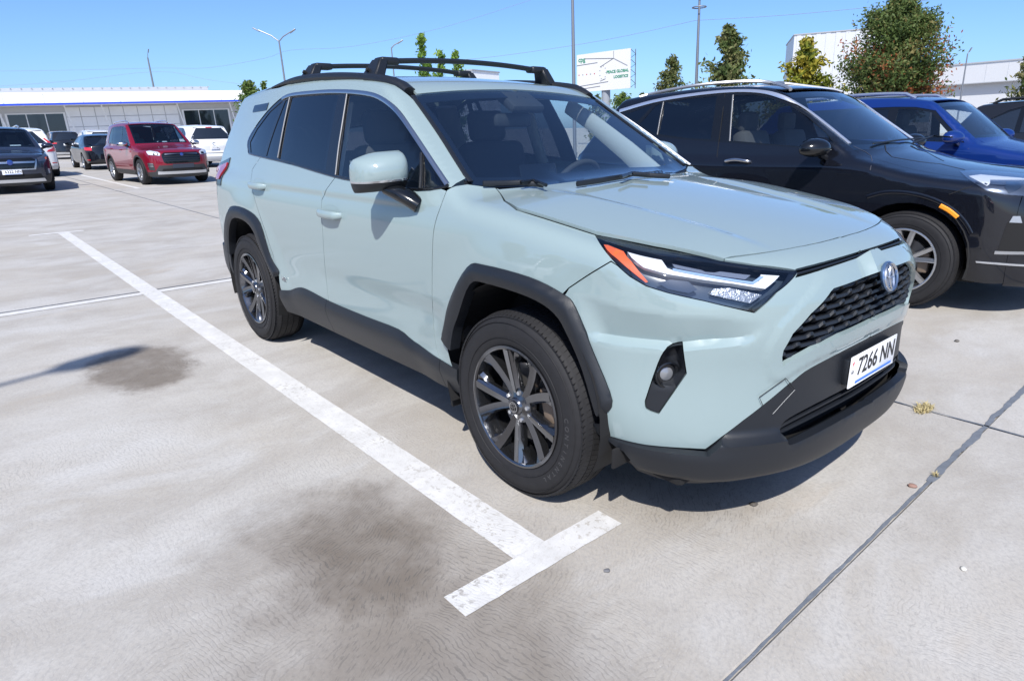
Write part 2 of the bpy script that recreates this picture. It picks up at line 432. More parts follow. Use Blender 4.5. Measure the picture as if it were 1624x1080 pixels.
M_INTL = mat('pale_interior_trim', (.50, .52, .49), .7)
M_DASH = mat('dashboard_plastic', (.035, .037, .04), .6)
rav = empty('compact_suv', (0, 0, 0))
tag(rav, 'pale sage green SUV with black wheel-arch cladding, roof bars and number plate 7266 NN', 'car', 'cars parked on the lot')
MY, MX, MS, ML = MapY(-1), MapX(0., .9), MapS(.9, .75), MapS(.6, .9)
def P3(px, off=0.): return B.pix(px, off)
def both(o): mirror_obj(o, rav); return o
# ---- lines shared by the panels, as points of the body
belt = P3(smooth_poly(zA((1376, 784), (1200, 797), (1000, 765), (780, 733), (620, 690), (480, 648), (300, 606), (240, 592)), (), 3, False))
fd_front = P3(smooth_poly(zA((1362, 800)) + zC((1330, 95), (1298, 190), (1283, 300), (1279, 560), (1286, 760), (1302, 900), (1330, 985)), (), 3, False))
split = P3(smooth_poly(zA((728, 724)) + zC((650, 60), (655, 250), (668, 450), (690, 640), (722, 795)), (), 3, False))
two = MY.to2
sill_z = .33
bl2, ff2, sp2 = two(belt), two(fd_front), two(split)
def zat(line, x): o = np.argsort(line[:, 0]); return float(np.interp(x, line[o, 0], line[o, 1]))
ib = [q for q in bl2.tolist() if sp2[0, 0]+.02 < q[0] < ff2[0, 0]-.02]
fdoor = [ff2[0].tolist()] + ib + sp2.tolist()[:-1] + [[sp2[-1, 0], sill_z]] + [[ff2[-1, 0]-.01, sill_z]] + ff2.tolist()[::-1][:-1]
both(panel('front_door', B, MY, fdoor, M_PAINT, rav, h=.022))
rr2 = two(P3(zA((300, 610), (252, 680), (246, 760)) + zC((300, 165), (330, 250), (372, 380), (405, 500), (412, 560))))
ib = [q for q in bl2.tolist() if rr2[0, 0]+.02 < q[0] < sp2[0, 0]-.02]
rdoor = [sp2[0].tolist()] + ib + rr2.tolist() + [[rr2[-1, 0]+.02, sill_z], [sp2[-1, 0], sill_z]] + sp2.tolist()[::-1][1:-1]
both(panel('rear_door', B, MY, rdoor, M_PAINT, rav, h=.024))
# ---- hood outline
hg = P3([(786, 298), (800, 319), (820, 333.5), (870, 349), (945, 373)] + zG((500, 192), (1012, 288)))
hgf = P3(smooth_poly([(1149, 410), (1190, 404.5), (1232, 398), (1300, 385), (1352, 370.5)], (), 3, False))
def half_to_full(path, mp, ends_on_axis=True):
    """near-side outline running from axis to axis -> whole symmetric outline in map coordinates"""
    q = mp.to2(np.array(path)); c = 1 if isinstance(mp, MapS) else 0
    r = q[::-1].copy(); r[:, c] *= -1
    return np.concatenate([q, r])
def trim_axis(P, ytol=-.004):
    P = np.array(P); return P[P[:, 1] < ytol]
hgf = trim_axis(hgf)
hood_half = [(-.268, 0, 1.1), (-.275, -.25, 1.1), (-.305, -.45, 1.1), (-.36, -.62, 1.1)] + hg.tolist() + hgf.tolist()[1:] + [(hgf[-1, 0]+.002, 0, .97)]
hood2 = half_to_full(hood_half, ML)
def hood_disp(q, P):
    a = np.abs(P[:, 1]); x = P[:, 0]
    c = .50 - .12*sst(.7, -.2, x)*0 - .10*np.clip((x+.2)/.9, 0, 1)       # raised outer shoulders with a crease line
    return .012*sst(c-.04, c+.02, a)*sst(-.3, .0, x)*sst(.75, .45, x)
panel('hood', B, ML, hood2, M_PAINT, rav, h=.022, disp=hood_disp, smooth=40)
# ---- front fender
bg_ = P3(smooth_poly(zE((166, 203), (80, 255), (5, 305)), (), 6, False))                            # fender / bumper gap
fl_out = zD((50, 352), (80, 215), (158, 66), (230, 57), (420, 108), (560, 178), (620, 240), (700, 440), (778, 640), (738, 702))
fl_in = zD((96, 420), (108, 335), (130, 270), (180, 138), (250, 133), (430, 190), (540, 260), (600, 360), (660, 505), (715, 690))
fo, fi = P3(fl_out, .012), P3(fl_in, .012)
mid = (two(fo)*.5+two(fi)*.5)
hl_px = zG((30, 85), (250, 138), (500, 192), (750, 240), (1012, 292), (1250, 328), (1545, 366), (1555, 380), (1400, 525), (1240, 677), (1060, 636), (870, 590), (600, 530), (440, 480), (320, 410), (230, 330), (130, 205))
hl = P3(hl_px)
fend = [hg[0]] + list(hg[1:5]) + [hl[16], hl[15]] + list(bg_)
f2 = ML.to2(np.array(fend)).tolist()
arch = [(x, -.9, z) for x, z in mid[5:0:-1]]
arch = P3(zD((560, 195), (440, 150), (240, 95), (172, 100), (105, 240), (75, 385)))
low = np.array([(-.36, -.9, .36), (-.45, -.9, .36)])
ffr = fd_front[::-1]
fp = f2 + ML.to2(np.array(list(arch)+list(low))).tolist() + ML.to2(ffr).tolist() + ML.to2(P3(zA((1385, 785), (1480, 765)))).tolist()
both(panel('fender', B, ML, fp, M_PAINT, rav, h=.02, thick=0))
# ---- wheel-arch flares
def flare(name, o, i):
    ol = smooth_poly(o, (0, len(o)-1), 4, False); il = smooth_poly(i, (0, len(i)-1), 4, False)
    poly = np.concatenate([ol, il[::-1]])
    def dsp(q, P):
        do = pdist(q, ol, False); di = pdist(q, il, False); t = do/(do+di+1e-6)
        return .006+.018*sst(0, .35, t)-.006*sst(.8, 1., t)
    return both(panel(name, B, MY, poly, M_BLK, rav, h=.016, disp=dsp, thick=.05, gap=0, smooth=50))
flare('wheel_arch_flare', two(fo), two(fi))
ro = P3(zC((96, 335), (92, 250), (100, 150), (130, 98), (215, 120), (290, 198), (350, 390), (396, 470), (386, 500)), .012)
ri = P3(zC((128, 372), (123, 300), (126, 215), (150, 165), (212, 182), (262, 240), (300, 340), (350, 455), (378, 502)), .012)
flare('wheel_arch_flare', two(ro), two(ri))
# ---- sill cladding
st = smooth_poly(two(P3(zC((405, 575), (460, 577), (510, 561), (560, 572), (690, 640), (900, 728), (1080, 798), (1170, 868), (1330, 978), (1402, 1022)), .006)), (), 3, False)
sb_z = .300
def clad(name, x0, x1):
    top = [[x0, zat(st, x0)]] + [q for q in st.tolist() if x0+.005 < q[0] < x1-.005] + [[x1, zat(st, x1)]]
    poly = top + [[x1, sb_z], [x0, sb_z]]
    def dsp(q, P):
        zt = np.interp(q[:, 0], st[:, 0], st[:, 1]); d = zt-q[:, 1]
        return .004 + .014*sst(0, .045, d)
    return both(panel(name, B, MY, poly, M_BLK, rav, h=.02, disp=dsp, thick=.03, gap=.0015, smooth=50))
xs = sp2[-2, 0]
clad('door_cladding', st[0, 0], xs); clad('door_cladding', xs, ff2[-1, 0]); clad('sill_cladding', ff2[-1, 0], st[-1, 0]+.02)
# ---- side frame: A-pillar, cant rail, rear quarter; hole = window opening
dlo_top = zA((1372, 770), (1300, 655), (1230, 545), (1160, 437), (1100, 352), (1040, 295), (960, 250), (850, 232), (720, 227), (600, 233), (480, 246), (424, 268), (340, 345), (262, 448), (225, 520), (228, 585))
dlo = P3(smooth_poly(dlo_top + zA((300, 605), (480, 645), (620, 687), (780, 730), (1000, 762), (1200, 795)), (0, 15), 3))
dlo2 = MS.to2(dlo)
# upper edge of the painted cant rail (where the black roof moulding starts) and the windscreen edge
cant = P3(zA((405, 215), (480, 190), (600, 168), (760, 160), (900, 165), (1000, 178), (1060, 197), (1110, 230), (1150, 262)))
apil = P3(zA((1180, 290), (1250, 390), (1330, 500), (1400, 610), (1460, 715), (1478, 728)))
rearq = [(-2.75, -.635, 1.62), (-3.0, -.62, 1.60), (-3.25, -.59, 1.57), (-3.36, -.60, 1.48), (-3.46, -.72, 1.25), (-3.55, -.74, 1.05), (-3.60, -.72, .86), (-3.50, -.8, .62), (-3.2, -.88, .60)]
rq2 = MS.to2(B.cast(*[np.array(q) for q in ([(x, y*2.2, .9+(z-.9)*2.2) for x, y, z in rearq], [(0, -y*1.2, -(z-.9)*1.2) for x, y, z in rearq])], 0, 1, 200)[0])
ra = MS.to2(P3(zC((120, 110), (130, 100), (215, 125), (285, 205), (340, 380), (385, 480), (405, 520))))
rrl = MS.to2(P3(zA((300, 610), (252, 680), (246, 760)) + zC((300, 165), (330, 250), (372, 380), (400, 470))))
bot = MS.to2(belt)
frame_poly = np.concatenate([MS.to2(apil)[::-1], MS.to2(cant)[::-1], rq2, ra[:5], rrl[::-1], bot[::-1][1:], MS.to2(P3(zA((1390, 782))))])
both(panel('side_frame', B, MS, frame_poly, M_PAINT, rav, holes=[dlo2], h=.022, gap=.001, thick=0))
# ---- side windows and their trim
def cut_dlo(pxs): return MS.to2(P3(zA(*pxs)))
def win(name, pxs, m, off=-.006):
    return both(panel(name, B, MS, cut_dlo(pxs), m, rav, h=.04, off=off, thick=0, gap=.0))
win('front_door_window', [(735, 712), (765, 500), (797, 252), (860, 252), (950, 268), (1020, 305), (1085, 375), (1150, 465), (1215, 575), (1205, 795), (1000, 765)], M_SGLASS)
win('quarter_light', [(1230, 600), (1290, 690), (1345, 772), (1222, 790)], M_SGLASS)
win('rear_door_window', [(403, 622), (430, 440), (475, 268), (600, 255), (720, 248), (745, 248), (690, 540), (668, 690)], M_PGLASS)
win('rear_quarter_window', [(240, 585), (236, 525), (275, 450), (350, 350), (425, 285), (340, 520), (318, 600)], M_PGLASS)
win('rear_door_fixed_window', [(328, 605), (352, 520), (438, 288), (462, 275), (425, 420), (393, 618)], M_PGLASS)
both(panel('window_surround', B, MS, dlo2, M_GLOSSBLK, rav, holes=[inset(cut_dlo(q), .001) for q in (
    [(735, 712), (765, 500), (797, 252), (860, 252), (950, 268), (1020, 305), (1085, 375), (1150, 465), (1215, 575), (1205, 795), (1000, 765)],
    [(1230, 600), (1290, 690), (1345, 772), (1222, 790)],
    [(403, 622), (430, 440), (475, 268), (600, 255), (720, 248), (745, 248), (690, 540), (668, 690)],
    [(240, 585), (236, 525), (275, 450), (350, 350), (425, 285), (340, 520), (318, 600)],
    [(328, 605), (352, 520), (438, 288), (462, 275), (425, 420), (393, 618)])], h=.04, off=-.003, thick=.008, gap=0))
ct = P3(smooth_poly(zA((1366, 768), (1293, 660), (1222, 552), (1152, 447), (1092, 364), (1034, 306), (955, 260), (850, 241), (720, 236), (600, 242), (480, 255), (425, 276)), (), 4, False))
both(ribbon(B, ct, .021, .006, M_CHROME, 'chrome_window_trim', rav))
for q in ([(793, 252), (762, 450), (745, 560), (728, 712)], [(466, 272), (432, 430), (398, 615)]):
    both(ribbon(B, P3(smooth_poly(zA(*q), (), 4, False)), .009, .004, M_SATIN, 'chrome_pillar_trim', rav))
both(ribbon(B, P3(zA((1218, 590), (1218, 690), (1212, 790))), .012, .008, M_BLK, 'quarter_light_bar', rav))
both(ribbon(B, P3(smooth_poly(zA((1376, 776), (1200, 797), (1000, 766), (780, 733), (620, 690), (480, 648), (300, 606), (235, 588)), (), 3, False)), .012, .006, M_GLOSSBLK, 'belt_seal', rav))
# ---- roof, roof mouldings, windscreen
rxr = [(-1.02, 0), (-1.03, -.3), (-1.075, -.575)]
def top2(pts): return MS.to2(B.cast(np.array([(x, y, 2.2) for x, y in pts]), np.tile([0, 0, -1.], (len(pts), 1)), 0, 1.8, 300)[0])
cm = MS.to2(cant)
ws_top = P3(smooth_poly([(661, 149.5), (700, 146), (740, 143.5), (790, 142.3), (815, 142.5)], (), 3, False)); ws_top = trim_axis(ws_top)
rail_in = top2([(-1.10, -.585), (-1.3, -.592), (-1.6, -.592), (-2.0, -.592), (-2.4, -.585), (-2.58, -.60)])
roof_half = np.concatenate([MS.to2(np.array([(ws_top[-1, 0], 0, 1.6)])), MS.to2(ws_top)[::-1], rail_in, top2([(-2.75, -.635), (-3.0, -.62), (-3.25, -.59), (-3.36, -.5), (-3.40, -.25), (-3.41, 0)])])
rm = roof_half[::-1].copy(); rm[:, 1] *= -1
panel('roof', B, MS, np.concatenate([roof_half, rm[1:-1]]), M_PAINT, rav, h=.03)
mx_ = np.concatenate([[-1.045], np.linspace(-1.10, -2.62, 22)])
mp3 = B.cast(np.array([(x, -.612-.012*(x < -1.15), 2.2) for x in mx_]), np.tile([0, 0, -1.], (len(mx_), 1)), 0, 1.8, 300)[0]
mp3[:, 2] += np.interp(-mx_, [1.04, 1.2, 2.3, 2.62], [-.004, .002, .004, -.006])
both(tubeobj('roof_moulding', mp3, list(np.interp(-mx_, [1.04, 1.14, 2.2, 2.62], [.022, .027, .026, .010])), M_BLK, rav, 10, (1.45, .9), 60))
ws_side = P3(zA((1172, 262), (1250, 360), (1335, 490), (1410, 610), (1470, 700), (1515, 768)))
wsh = np.concatenate([[(ws_top[-1, 0], 0, 1.5)], ws_top[::-1], ws_side, [(-.40, -.66, 1.13), (-.32, -.45, 1.11), (-.285, -.2, 1.10), (-.28, 0, 1.1)]])
class MapW:                                  # windscreen: (y, height), rays along the car from the front
    def to2(s, P): return np.stack([P[:, 1], P[:, 2]], -1)
    def rays(s, q): return np.stack([np.full(len(q), .6), q[:, 0], q[:, 1]], -1), np.tile([-1., 0, 0], (len(q), 1)), 0., 2.2
MW = MapW()
w2 = MW.to2(B.cast(*(lambda Q: (Q+np.array([.5, 0, 1.0]), np.tile([-.5, 0, -1.], (len(Q), 1))))(wsh), 0, 1.6, 300)[0])
w2[:, 0] = wsh[:, 0*0+1]
wf = np.concatenate([w2, (w2[::-1]*[-1, 1])[1:-1]])
wi = inset(wf, .035)
panel('windscreen', B, MW, wf, M_GLASS, rav, h=.05, off=-.002, thick=0, gap=0)
panel('windscreen_border', B, MW, wf, M_GLOSSBLK, rav, holes=[wi], h=.04, off=-.008, thick=.004, gap=0)

both(ribbon(B, P3(smooth_poly(zA((1168, 262), (1250, 375), (1333, 496), (1405, 610), (1466, 705), (1500, 752)), (), 3, False)), .022, .004, M_BLK, 'windscreen_seal', rav, lift=.001))
# ---- front end: bumper skin, header, grille, lamps
slot_t = trim_axis(P3(smooth_poly(zF((128, 298), (300, 254), (470, 205), (560, 176), (600, 163)), (), 3, False)))
slot_b = trim_axis(P3(smooth_poly(zF((124, 346), (300, 292), (450, 243), (540, 212), (600, 192)), (), 3, False)))
gr_t = trim_axis(P3(zF((330, 438), (348, 420), (520, 358), (610, 322))))
gr_l = P3(zF((40, 886), (36, 830), (44, 790), (100, 690), (210, 568)))
gr_b = trim_axis(P3(zF((598, 602), (400, 694), (230, 775), (130, 830), (70, 862))))
def ax(P, x=None): q = np.array(P[-1] if x is None else x, float).copy(); q[1] = 0; return q
# header (between hood gap and slot)
head_half = [ax(hgf)] + list(hgf[::-1]) + [hl[4], hl[5], hl[6]] + list(slot_t) + [ax(slot_t)]
head2 = half_to_full(head_half, ML)
panel('grille_header', B, ML, head2, M_PAINT, rav, h=.02, gap=.002)
pb = P3(smooth_poly(zF((598, 704), (440, 785), (300, 858), (180, 925), (95, 995)) + zE((845, 668), (740, 755), (525, 918)), (7,), 3, False)); pb = trim_axis(pb)
pbl = P3(smooth_poly(zE((525, 918), (300, 902), (145, 864)), (), 3, False))
af = P3(zE((128, 790), (100, 700), (60, 560), (25, 430)) + zD((600, 225), (575, 195)))
fog = P3(smooth_poly(zE((437, 522), (380, 535), (345, 592), (296, 735), (302, 765), (346, 783), (400, 705), (452, 630), (443, 570)), (0, 3, 5, 7), 3))
bump_half = [ax(slot_b)] + list(slot_b[::-1]) + [hl[7], hl[8], hl[9], hl[10], hl[11], hl[12], hl[13], hl[14], hl[15]] + list(bg_[0:]) + list(af[::-1]) + list(pbl[::-1]) + list(pb[::-1][1:]) + [ax(pb, pb[0])]
bump2 = half_to_full(bump_half, MX)
gr_half = [ax(gr_t)] + list(gr_t[::-1]) + list(gr_l[::-1]) + list(gr_b[::-1]) + [ax(gr_b, gr_b[0])]
gr2 = half_to_full(gr_half, MX)
fog2 = MX.to2(fog); fog2m = fog2*[-1, 1]
def zq(z): return z
# creases of the bumper corner, in map coordinates
cr1 = MX.to2(P3(zE((0, 312), (120, 350), (250, 390), (400, 408), (520, 412), (775, 432))))
cr2 = MX.to2(P3(zE((433, 522), (520, 512), (640, 500), (700, 488), (775, 432))))
cr1o, cr2o = cr1[np.argsort(cr1[:, 0])], cr2[np.argsort(cr2[:, 0])]
af2 = MX.to2(np.array(list(af)))
cr3 = cr2 - [0, .022]
emb_z = .862; emb = B.cast(np.array([[1.5, 0, emb_z]]), np.array([[-1., 0, 0]]), 0, 1.2, 300)[0][0]
ramp = MX.to2(P3(zE((462, 640), (700, 632), (742, 735), (560, 880), (530, 880), (420, 735))))
ramp_i = inset(ramp, .03)
bossc = lambda r: np.array([(r*math.cos(t), emb_z+r*math.sin(t)) for t in np.linspace(0, 2*math.pi, 40, endpoint=False)])
def lin(a, b, x): return np.clip((x-a)/(b-a), 0, 1)
def bump_disp(q, P):
    t = -np.abs(q[:, 0]); z = q[:, 1]; qq = np.stack([t, z], -1)
    z1 = np.interp(t, cr1o[:, 0], cr1o[:, 1]); z2 = np.interp(t, cr2o[:, 0], cr2o[:, 1])
    tip = cr1o[-1, 0]
    w = lin(tip, tip-.16, t)*sst(.015, .10, pdist(qq, af2, False))       # fades towards the grille and the wheel
    s_ = lin(0, 1, (z1-z)/np.maximum(z1-z2, .02)); dep = .030*np.clip((z1-z2)/.06, 0, 1)*w
    d = -dep*np.where(z < z2, 1-lin(0, .022, z2-z), s_)
    dg = pdist(q, gr2); d = d + .006*lin(.060, .044, dg)*lin(.74, .70, 0*z+.7)
    r = np.hypot(q[:, 0], z-emb_z); bs = .034*lin(.105, .068, r); d = np.where(bs > 0, np.maximum(d, bs), d)
    return d
def mir(L): return np.array(L)*[-1, 1]
lines_b = []
for L_ in (cr1, cr2, cr3): lines_b += [(L_, False), (mir(L_), False)]
lines_b += [(inset(gr2, -.044), True), (inset(gr2, -.060), True), (bossc(.068), True), (bossc(.105), True)]
panel('front_bumper', B, MX, bump2, M_PAINT, rav, holes=[gr2, fog2, fog2m], h=.012, disp=bump_disp, thick=.02, smooth=32, gap=.0018, lines=lines_b)
# slot between header and bumper: dark recess with a fin
slot_half = [ax(slot_t)] + list(slot_t[::-1]) + list(slot_b) + [ax(slot_b)]
sl2 = half_to_full(slot_half, MX)
sl_big = inset(sl2, -.006)
panel('upper_grille_slot', B, MX, sl_big, M_DARK, rav, h=.02, off=-.022, thick=0, gap=0)
mid_s = np.concatenate([(slot_t*.45+np.array([slot_b[int(i)] for i in np.linspace(0, len(slot_b)-1, len(slot_t))])*.55)])
mid_s = np.concatenate([mid_s, (mid_s*[1, -1, 1])[::-1]])
ribbon(B, mid_s, .008, .01, M_BLK, 'slot_fin', rav, lift=-.012)
# grille: recessed dark back plate and rows of wavy bars
gback = panel('grille_backing', B, MX, inset(gr2, -.01), M_DARK, rav, h=.02, off=-.055, thick=0, gap=0)
def on_front(t, z, off):
    q = np.array([[t, z]]); o, d, a, b = MX.rays(q); P = B.cast(o, d, a, b, 60)[0]; return P, off
zlo, zhi = gr2[:, 1].min(), gr2[:, 1].max()
rows = np.linspace(zlo+.018, zhi-.012, 8)
for ir, zr in enumerate(rows):
    ts = np.linspace(-.75, .75, 300)
    amp = .006
    ph = 0 if ir % 2 else .5
    u = (ts/.098+ph) % 1.
    kink = np.where((u > .36) & (u < .64), 1-np.abs(u-.5)/.14, 0.); kink = np.minimum(kink*1.9, 1)
    zz = zr + .011*kink
    q = np.stack([ts, zz], -1); ins = inpoly(np.stack([ts, np.full_like(ts, zr)], -1), inset(gr2, -.004))
    if ins.sum() < 4: continue
    q, kk = q[ins], kink[ins]
    o, d, a, b = MX.rays(q); P = B.cast(o, d, a, b, 40)[0]; N = B.normal(P)
    v, f = [], []
    hb = .0115
    for i in range(len(P)):
        e = .006*kk[i]
        up = np.array([0, 0, 1.])
        v += [P[i]-N[i]*.05+up*hb*.6, P[i]-N[i]*(.016-e)+up*hb*.8, P[i]-N[i]*(.012-e), P[i]-N[i]*(.028)-up*hb*1.0, P[i]-N[i]*.05-up*hb*.9]
    for i in range(len(P)-1):
        for j in range(4): f.append((i*5+j, i*5+j+1, (i+1)*5+j+1, (i+1)*5+j))
    bar = pydata('grille_bar', v, f, M_BLK, rav, 30)
# ---- emblem: chrome ring with three ellipses on a blue-grey disc
et = empty('emblem', (0, 0, 0), parent=rav)
ex = emb[0]+.036; ec = np.array([ex, 0, emb_z])
v, f = lathe_geo([(0, 0), (.066, 0), (.070, .003), (.072, .010), (.069, .014), (.063, .0125), (.061, .010), (0, .010)], 48, 'x')
v = [(p[0]-.16*(p[2]), p[1]*.80, p[2]*.70) for p in v]
M_EMB = mat('emblem_blue', (.10, .17, .30), .12, .5, 1.)
et = pydata('emblem_disc', [(p[0]+ex-.006, p[1], p[2]+emb_z) for p in v], f, M_EMB, rav, 40)
def ell(rx, rz, w, cz=0., n=40):
    vv, ff = [], []
    for k in range(n):
        t = 2*math.pi*k/n; c, s_ = math.cos(t), math.sin(t)
        for r, h in ((1+w/2/max(rx, rz)*1, .008), (1, .012), (1-w/max(rx, rz)*1.0, .008)):
            y, z = rx*r*c, rz*r*s_+cz
            vv.append((h+ex+.001-.16*z, y*.80, z*.70+emb_z))
    for k in range(n):
        for j in range(2): ff.append((k*3+j, k*3+j+1, ((k+1) % n)*3+j+1, ((k+1) % n)*3+j))
    return vv, ff
for rx, rz, w, cz in ((.064, .064, .008, 0), (.058, .026, .009, .022), (.021, .056, .010, -.002)):
    vv, ff = ell(rx, rz, w, cz); pydata('emblem_ring', vv, ff, M_CHROME, et, 60)
# ---- headlamps
hl2 = MX.to2(hl)
def G2(*q): return MX.to2(P3(zG(*q)))
def lamp():
    root = panel('headlight', B, MX, hl2, M_LENS, rav, h=.03, off=-.001, thick=.006, gap=.001)
    def sub(n, poly, m, off, th=.012, h=.03, gap=0, disp=None): return panel(n, B, MX, poly, m, root, h=h, off=off, thick=th, gap=gap, disp=disp)
    M_BOWL = mat('lamp_bowl', (.035, .05, .075), .25, coat=.5)
    sub('lamp_bowl', inset(hl2, -.002), M_BOWL, -.048, 0)
    wall = inset(hl2, .001)
    q = densify(wall, .02); o, d, a, b = MX.rays(q); P = B.cast(o, d, a, b, 40)[0]; N = B.normal(P); n = len(P)
    pydata('lamp_bezel', np.concatenate([P-N*.003, P-N*.05]), [(i, (i+1) % n, n+(i+1) % n, n+i) for i in range(n)], M_GLOSSBLK, root, 30)
    top = G2((30, 88), (500, 195), (1012, 292), (1545, 368), (1540, 380), (1012, 312), (600, 250), (300, 185), (140, 140))
    sub('upper_bezel', top, M_GLOSSBLK, -.006)
    rt = G2((1555, 380), (1240, 672), (1225, 655), (1500, 380)); sub('side_bezel', rt, M_GLOSSBLK, -.008)
    drl = G2((305, 200), (560, 262), (600, 330), (650, 350), (900, 400), (1230, 455), (1290, 425), (1300, 375), (1440, 385), (1335, 490), (1100, 450), (800, 410), (600, 380), (420, 330))
    sub('daytime_light', drl, M_WHITE, -.014, .02)
    sub('daytime_light_edge', G2((640, 335), (1235, 437), (1290, 395), (1320, 395), (1240, 455), (900, 400), (640, 350)), mat('blue_grey_lens', (.25, .36, .55), .2), -.011, .004)
    sub('indicator', G2((128, 155), (160, 158), (275, 205), (330, 290), (450, 448), (435, 455), (330, 370), (220, 265)), M_ORANGE, -.010, .02)
    sub('low_beam', G2((640, 280), (860, 330), (890, 345), (960, 350), (1000, 340), (1230, 370), (1190, 405), (980, 375), (850, 355), (660, 312)), M_SILV, -.020, .012)
    sub('reflector', G2((960, 480), (1080, 470), (1330, 530), (1240, 612), (930, 535)), mat('ribbed_reflector', (.34, .36, .40), .3, .6, bump=(90, .6)), -.028, .01)
    c = G2((480, 430))[0]; 
    sub('high_beam', G2((620, 420), (760, 430), (830, 500), (760, 530), (600, 500), (520, 450)), mat('dark_projector', (.02, .03, .05), .05, coat=1.), -.022, .012)
    return root
both(lamp())
# ---- fog lamps
fr_ = panel('fog_lamp_pocket', B, MX, inset(fog2, .001), M_BLK, rav, h=.012, thick=.02, gap=0, smooth=40,
            disp=lambda q, P: -.006-.040*sst(.0, .02, pdist(q, fog2))*sst(fog2[:, 1].min()+.09, fog2[:, 1].min()+.11, q[:, 1]))
fc = P3(zE((384, 636)), -.02)[0]; fn = B.normal(np.array([fc]))[0]
def disc_at(c, n, prof, m, name, parent, seg=28):
    v, f = lathe_geo(prof, seg, 'z'); R = Vector(n).to_track_quat('Z', 'Y').to_matrix()
    return pydata(name, [R @ Vector(p) + Vector(c) for p in v], f, m, parent, 40)
fn = np.array([.86, -.5, .05])
disc_at(fc, fn, [(.046, -.03), (.043, .002), (.039, .004), (.030, -.014), (0, -.018)], M_GLOSSBLK, 'fog_lamp_ring', fr_)
disc_at(fc-fn*.016, fn, [(.027, -.004), (.02, .002), (0, .004)], mat('fog_lens', (.24, .25, .27), .18, .4), 'fog_lens', fr_)
both(fr_)
# ---- lower bumper in black plastic
lb_bot = P3(smooth_poly(zE((148, 905), (160, 950), (215, 992), (420, 1030), (600, 1036), (720, 1008), (870, 940), (1010, 862), (1110, 805)), (), 3, False))
lb_bot = trim_axis(lb_bot)
z_in_t = trim_axis(P3(smooth_poly(zE((806, 850), (830, 812), (900, 770), (1050, 692), (1140, 645)), (), 3, False)))
z_in_b = trim_axis(P3(smooth_poly(zE((806, 858), (818, 880), (900, 845), (1050, 765), (1140, 712)), (), 3, False)))
zb = [.235]*1
blk_half = [ax(pb, pb[0])] + list(pb) + list(pbl) + [(.50, -.86, .345), (.55, -.82, .27), (.63, -.73, .238), (.72, -.60, .232), (.79, -.42, .250), (.82, -.2, .272), (.825, 0, .280)]
blk2 = half_to_full(blk_half, MX)
in_half = [ax(z_in_t)] + list(z_in_t[::-1]) + list(z_in_b) + [ax(z_in_b)]
in2 = half_to_full(in_half, MX)
lipz = np.array(sorted([(-abs(q[0]), q[1]) for q in MX.to2(z_in_b)]))
def blk_disp(q, P):
    t = np.abs(q[:, 0]); z = q[:, 1]
    zi = np.interp(-t, lipz[:, 0], lipz[:, 1], left=lipz[0, 1])
    lip = .036*sst(.0, .014, zi-z+.010)*sst(1.0, .62, t)                  # bull-bar lip below the intake
    lipo = .014*sst(.40, .35, z)*sst(.50, .85, t)*sst(1.32, 1.2, t)
    und = -.05*sst(.30, .22, z)
    scoop = -.006*sst(.0, .03, z-zi)*sst(.86, .7, t)
    return lip + lipo + und + scoop + .004
panel('lower_bumper', B, MX, blk2, M_BLK, rav, holes=[in2], h=.013, disp=blk_disp, thick=.03, smooth=38, gap=.001)
panel('bumper_backing', B, MX, inset(blk2, -.04), M_BLK, rav, holes=[inset(in2, -.012)], h=.04, off=-.010, thick=0, gap=0)
panel('lower_intake', B, MX, inset(in2, -.035), M_DARK, rav, h=.03, off=-.045, thick=0, gap=0)
for k in (.3, .65):
    q = np.stack([np.interp(np.linspace(0, 1, 40), np.linspace(0, 1, len(z_in_t)), MX.to2(z_in_t)[:, 0]), np.interp(np.linspace(0, 1, 40), np.linspace(0, 1, len(z_in_t)), MX.to2(z_in_t)[:, 1])], -1)
    qb = np.stack([np.interp(np.linspace(0, 1, 40), np.linspace(0, 1, len(z_in_b)), MX.to2(z_in_b)[:, 0]), np.interp(np.linspace(0, 1, 40), np.linspace(0, 1, len(z_in_b)), MX.to2(z_in_b)[:, 1])], -1)
    m_ = q*(1-k)+qb*k; m_ = np.concatenate([m_, (m_*[-1, 1])[::-1]])
    o, d, a, b = MX.rays(m_); P = B.cast(o, d, a, b, 40)[0]
    ribbon(B, P, .010, .012, M_BLK, 'intake_bar', rav, lift=-.02)
# tow-eye cover line
te = MX.to2(P3(zE((728, 718), (828, 646), (862, 690), (780, 780), (740, 750))))
ribbon(B, P3(zE((862, 690), (820, 735), (778, 782)), .004), .0018, .001, M_SATIN, 'tow_eye_lit_edge', rav, lift=.004)  # pale strip stands in for the lit edge of the cover
ribbon(B, P3(zE((742, 752), (728, 718), (828, 646), (862, 690)), .004), .0025, .001, M_DARK, 'tow_eye_cover_gap', rav, lift=.0035)
